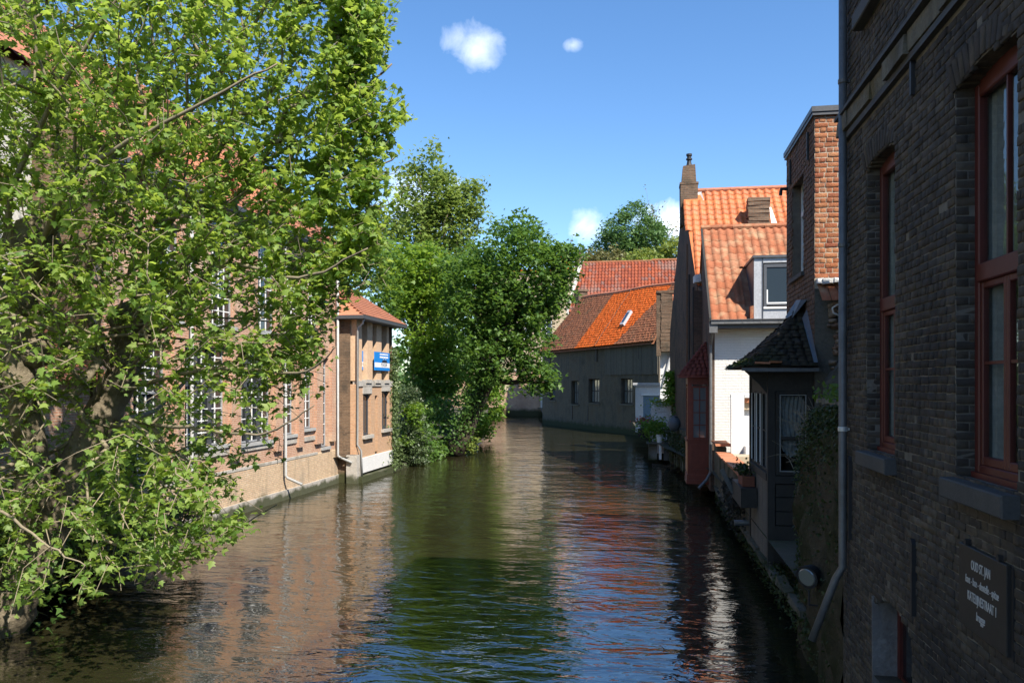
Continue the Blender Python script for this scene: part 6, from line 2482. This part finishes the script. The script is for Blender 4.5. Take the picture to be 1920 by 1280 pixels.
# the dark tree leaning over the water
simple_tree('leaning_tree', 'dense dark green tree leaning out over the canal', (-11.9, 49.2, .1), (-8.9, 50.3, 8.8), .75,
            [(-8.3, 50.5, 11.4, 3.6, 3.6, 3.5), (-10.6, 50.5, 10.0, 2.5, 3.0, 3.2), (-6.6, 50.2, 11.0, 2.3, 2.8, 3.0), (-9.6, 49.6, 6.6, 2.2, 2.4, 2.4), (-7.0, 49.8, 6.6, 1.3, 1.8, 1.9), (-6.6, 49.6, 4.9, 1.2, 1.4, 1.0), (-4.9, 50.0, 12.6, .9, 1.2, .55)],
            1150, 19, .34, .29, 'leaf_dark', limbs=14, shell=.55)
t = leafy('ivy', 'ivy cladding the trunk of the leaning tree', [(-11.9 + f * 1.7 + random.gauss(0, .42), 49.0 + random.gauss(0, .4), .2 + f * 4.8) for f in [random.random() for _ in range(1500)]], .22, 'leaf_dark', cat='ivy')
leafy('undergrowth', 'dark undergrowth on the bank between the laurel and the leaning tree', clumped(blob_points([(-13.4, 45.5, 1.3, .9, 2.0, 1.3), (-13.6, 52, 2.0, 1.1, 2, 2.0), (-15.4, 55, 3.0, 2.2, 2, 3.2), (-12.6, 46.2, .6, .6, 2.0, .6)], 420, .5), 14, .28), .27, 'leaf_dark', cat='shrub', tmpl=leaf_star())
leafy('shrub', 'bright lime shrub hanging to the water right of the dark trunk', clumped(blob_points([(-12.3, 60.5, 3.0, 1.5, 1.5, 2.3), (-11.7, 60.5, 5.0, 1.1, 1.2, 1.3), (-12.6, 59.5, 1.0, 1.1, .9, .8)], 150, .6), 13, .26), .3, 'leaf_bright', cat='shrub', tmpl=leaf_star())
t = leafy('shrub', 'small yellow green shrub at the waterline below the leaning tree', clumped(blob_points([(-11.2, 49.5, .75, .6, .6, .55)], 45, .6), 10, .16), .22, 'leaf_yellow', cat='shrub', tmpl=leaf_star())
# tall light trees behind
simple_tree('tall_tree', 'tall pale green tree behind the tower roof', (-19.5, 66, 1), (-18.2, 66, 20), .45,
            [(-18.2, 66, 20.5, 2.6, 2.8, 4.0), (-20.2, 66, 15.5, 3.2, 3.2, 4.6), (-16.0, 66.5, 17.6, 2.2, 2.4, 3.0), (-15.0, 66, 20.0, 1.8, 1.8, 1.9), (-17.5, 65, 12.5, 3.2, 3.0, 4.0)],
            900, 19, .46, .36, 'leaf_light', 'bark', limbs=16, shell=.35)
simple_tree('tree', 'bright leafy tree between the tower and the dark leaning tree', (-15.8, 56, 1), (-15.6, 56, 11), .35,
            [(-15.6, 56, 8.6, 2.2, 2.6, 4.4), (-17.2, 55.5, 11.8, 2.2, 2.6, 3.0), (-14.3, 55.5, 6.0, 1.6, 2.0, 3.0), (-14.9, 55, 12.2, 1.6, 2.0, 2.2)],
            760, 17, .36, .31, 'leaf_bright', 'bark', limbs=10, shell=.55)
simple_tree('tree', 'round mid green tree behind the canal house roof', (-21, 50, 1), (-20.6, 50, 10), .4,
            [(-20.4, 50, 13, 3.4, 3.4, 4), (-17.9, 49.5, 10.5, 2.2, 2.4, 3.6)],
            320, 15, .42, .36, 'leaf_mid', 'bark', limbs=8, shell=.5)
simple_tree('tree', 'green tree standing behind the leaning tree at the bend', (-15.5, 72, 1), (-15, 72, 12), .4,
            [(-14.5, 72, 12, 3.4, 3, 5), (-17, 72, 9, 3, 3, 5), (-15, 71, 5, 2.8, 2.5, 3.5)],
            360, 15, .5, .42, 'leaf_mid', 'bark', limbs=8, shell=.55)
# beyond the roofs
simple_tree('round_tree', 'round green tree beyond the mottled roof', (-2.2, 150, 1), (-2.2, 150, 30), .8,
            [(-2.3, 144, 30.6, 5.4, 5, 5.6), (1.0, 144, 28.6, 3.6, 3.4, 4.2), (-5.6, 144, 28.4, 3.6, 3.4, 3.8)],
            900, 15, .6, .5, 'leaf_far', limbs=8, shell=.6)


def bare_tree(name, label, base, h, spread_, n, mat_leaf, nleaf):
    t = thing(name, label, 'tree', base)
    m = MB()
    B = Vector(base)
    tips = []

    def grow(p, d, L, r, lev):
        k = 4
        path = [p]
        for i in range(k):
            d = (d + Vector((random.gauss(0, .16), random.gauss(0, .16), random.gauss(.03, .1)))).normalized()
            path.append(path[-1] + d * L / k)
        m.tube(path, [r * (1 - .5 * i / k) for i in range(k + 1)], 5 if lev < 2 else 4, cap=False)
        if lev == 4:
            tips.extend(path[1:])
            return
        for _ in range(3 if lev else 5):
            s = path[random.randint(2, k)]
            nd = (d + Vector((random.gauss(0, spread_), random.gauss(0, spread_), random.gauss(.1, .3)))).normalized()
            grow(s, nd, L * random.uniform(.55, .8), r * .5, lev + 1)
    grow(B, Vector((0, 0, 1)), h * .5, .55, 0)
    m.build('branches', 'bark_grey', t)
    if nleaf:
        tp = np.array([tuple(random.choice(tips)) for _ in range(nleaf)]) + rng.normal(size=(nleaf, 3)) * .4
        V, F = scatter(*leaf_oval(), leaf_mats(tp, .5, .3))
        link('crown', np_mesh('crown', V, F, mat_leaf), t, kind='stuff')


bare_tree('bare_tree', 'thinly leafed grey branched tree left of the round green tree', (-8.2, 148, 12), 21, .62, 0, 'leaf_olive', 800)
bare_tree('bare_tree', 'thinly leafed tree between the round tree and the chimney gable', (4.4, 148, 14), 19, .5, 0, 'leaf_olive', 700)
for nm, lab, b, mt, n in (('bush', 'olive brown thicket above the mottled roof', [(-6.5, 135, 24.0, 4.8, 3, 3.6), (-11, 136, 24, 3, 3, 3.4), (-2.2, 136, 23.4, 3.4, 3, 3.2)], 'leaf_olive', 360),
                          ('bush', 'yellow green bushes above the right end of the mottled roof', [(1.2, 132, 23.4, 3.4, 3, 3.2), (4.8, 132, 24.2, 3.4, 3, 3.8), (-1.4, 130, 23.0, 2.2, 2, 2.6)], 'leaf_yellow', 420)):
    t = leafy(nm, lab, clumped(blob_points(b, n, .5), 13, .55), .55, mt, cat='bush', tmpl=leaf_star(), loc=(b[0][0], b[0][1], 12))
    stem(t, [limb_path((q[0], q[1], 3), (q[0], q[1], q[2])) for q in b], .25)
# a far wood closing the view behind everything
P = clumped(blob_points([(-150 + i * 28, 260 + 25 * math.sin(i * 1.7), 8 + 3 * math.sin(i * 2.3), 17, 10, 10 + 2 * math.cos(i)) for i in range(12)], 900, .6), 10, 1.6)
V, F = scatter(*leaf_star(), leaf_mats(P, 2.0, .5))
link('woodland', np_mesh('woodland', V, F, 'leaf_far'), label='far off belt of trees behind the town', cat='woodland', kind='stuff')
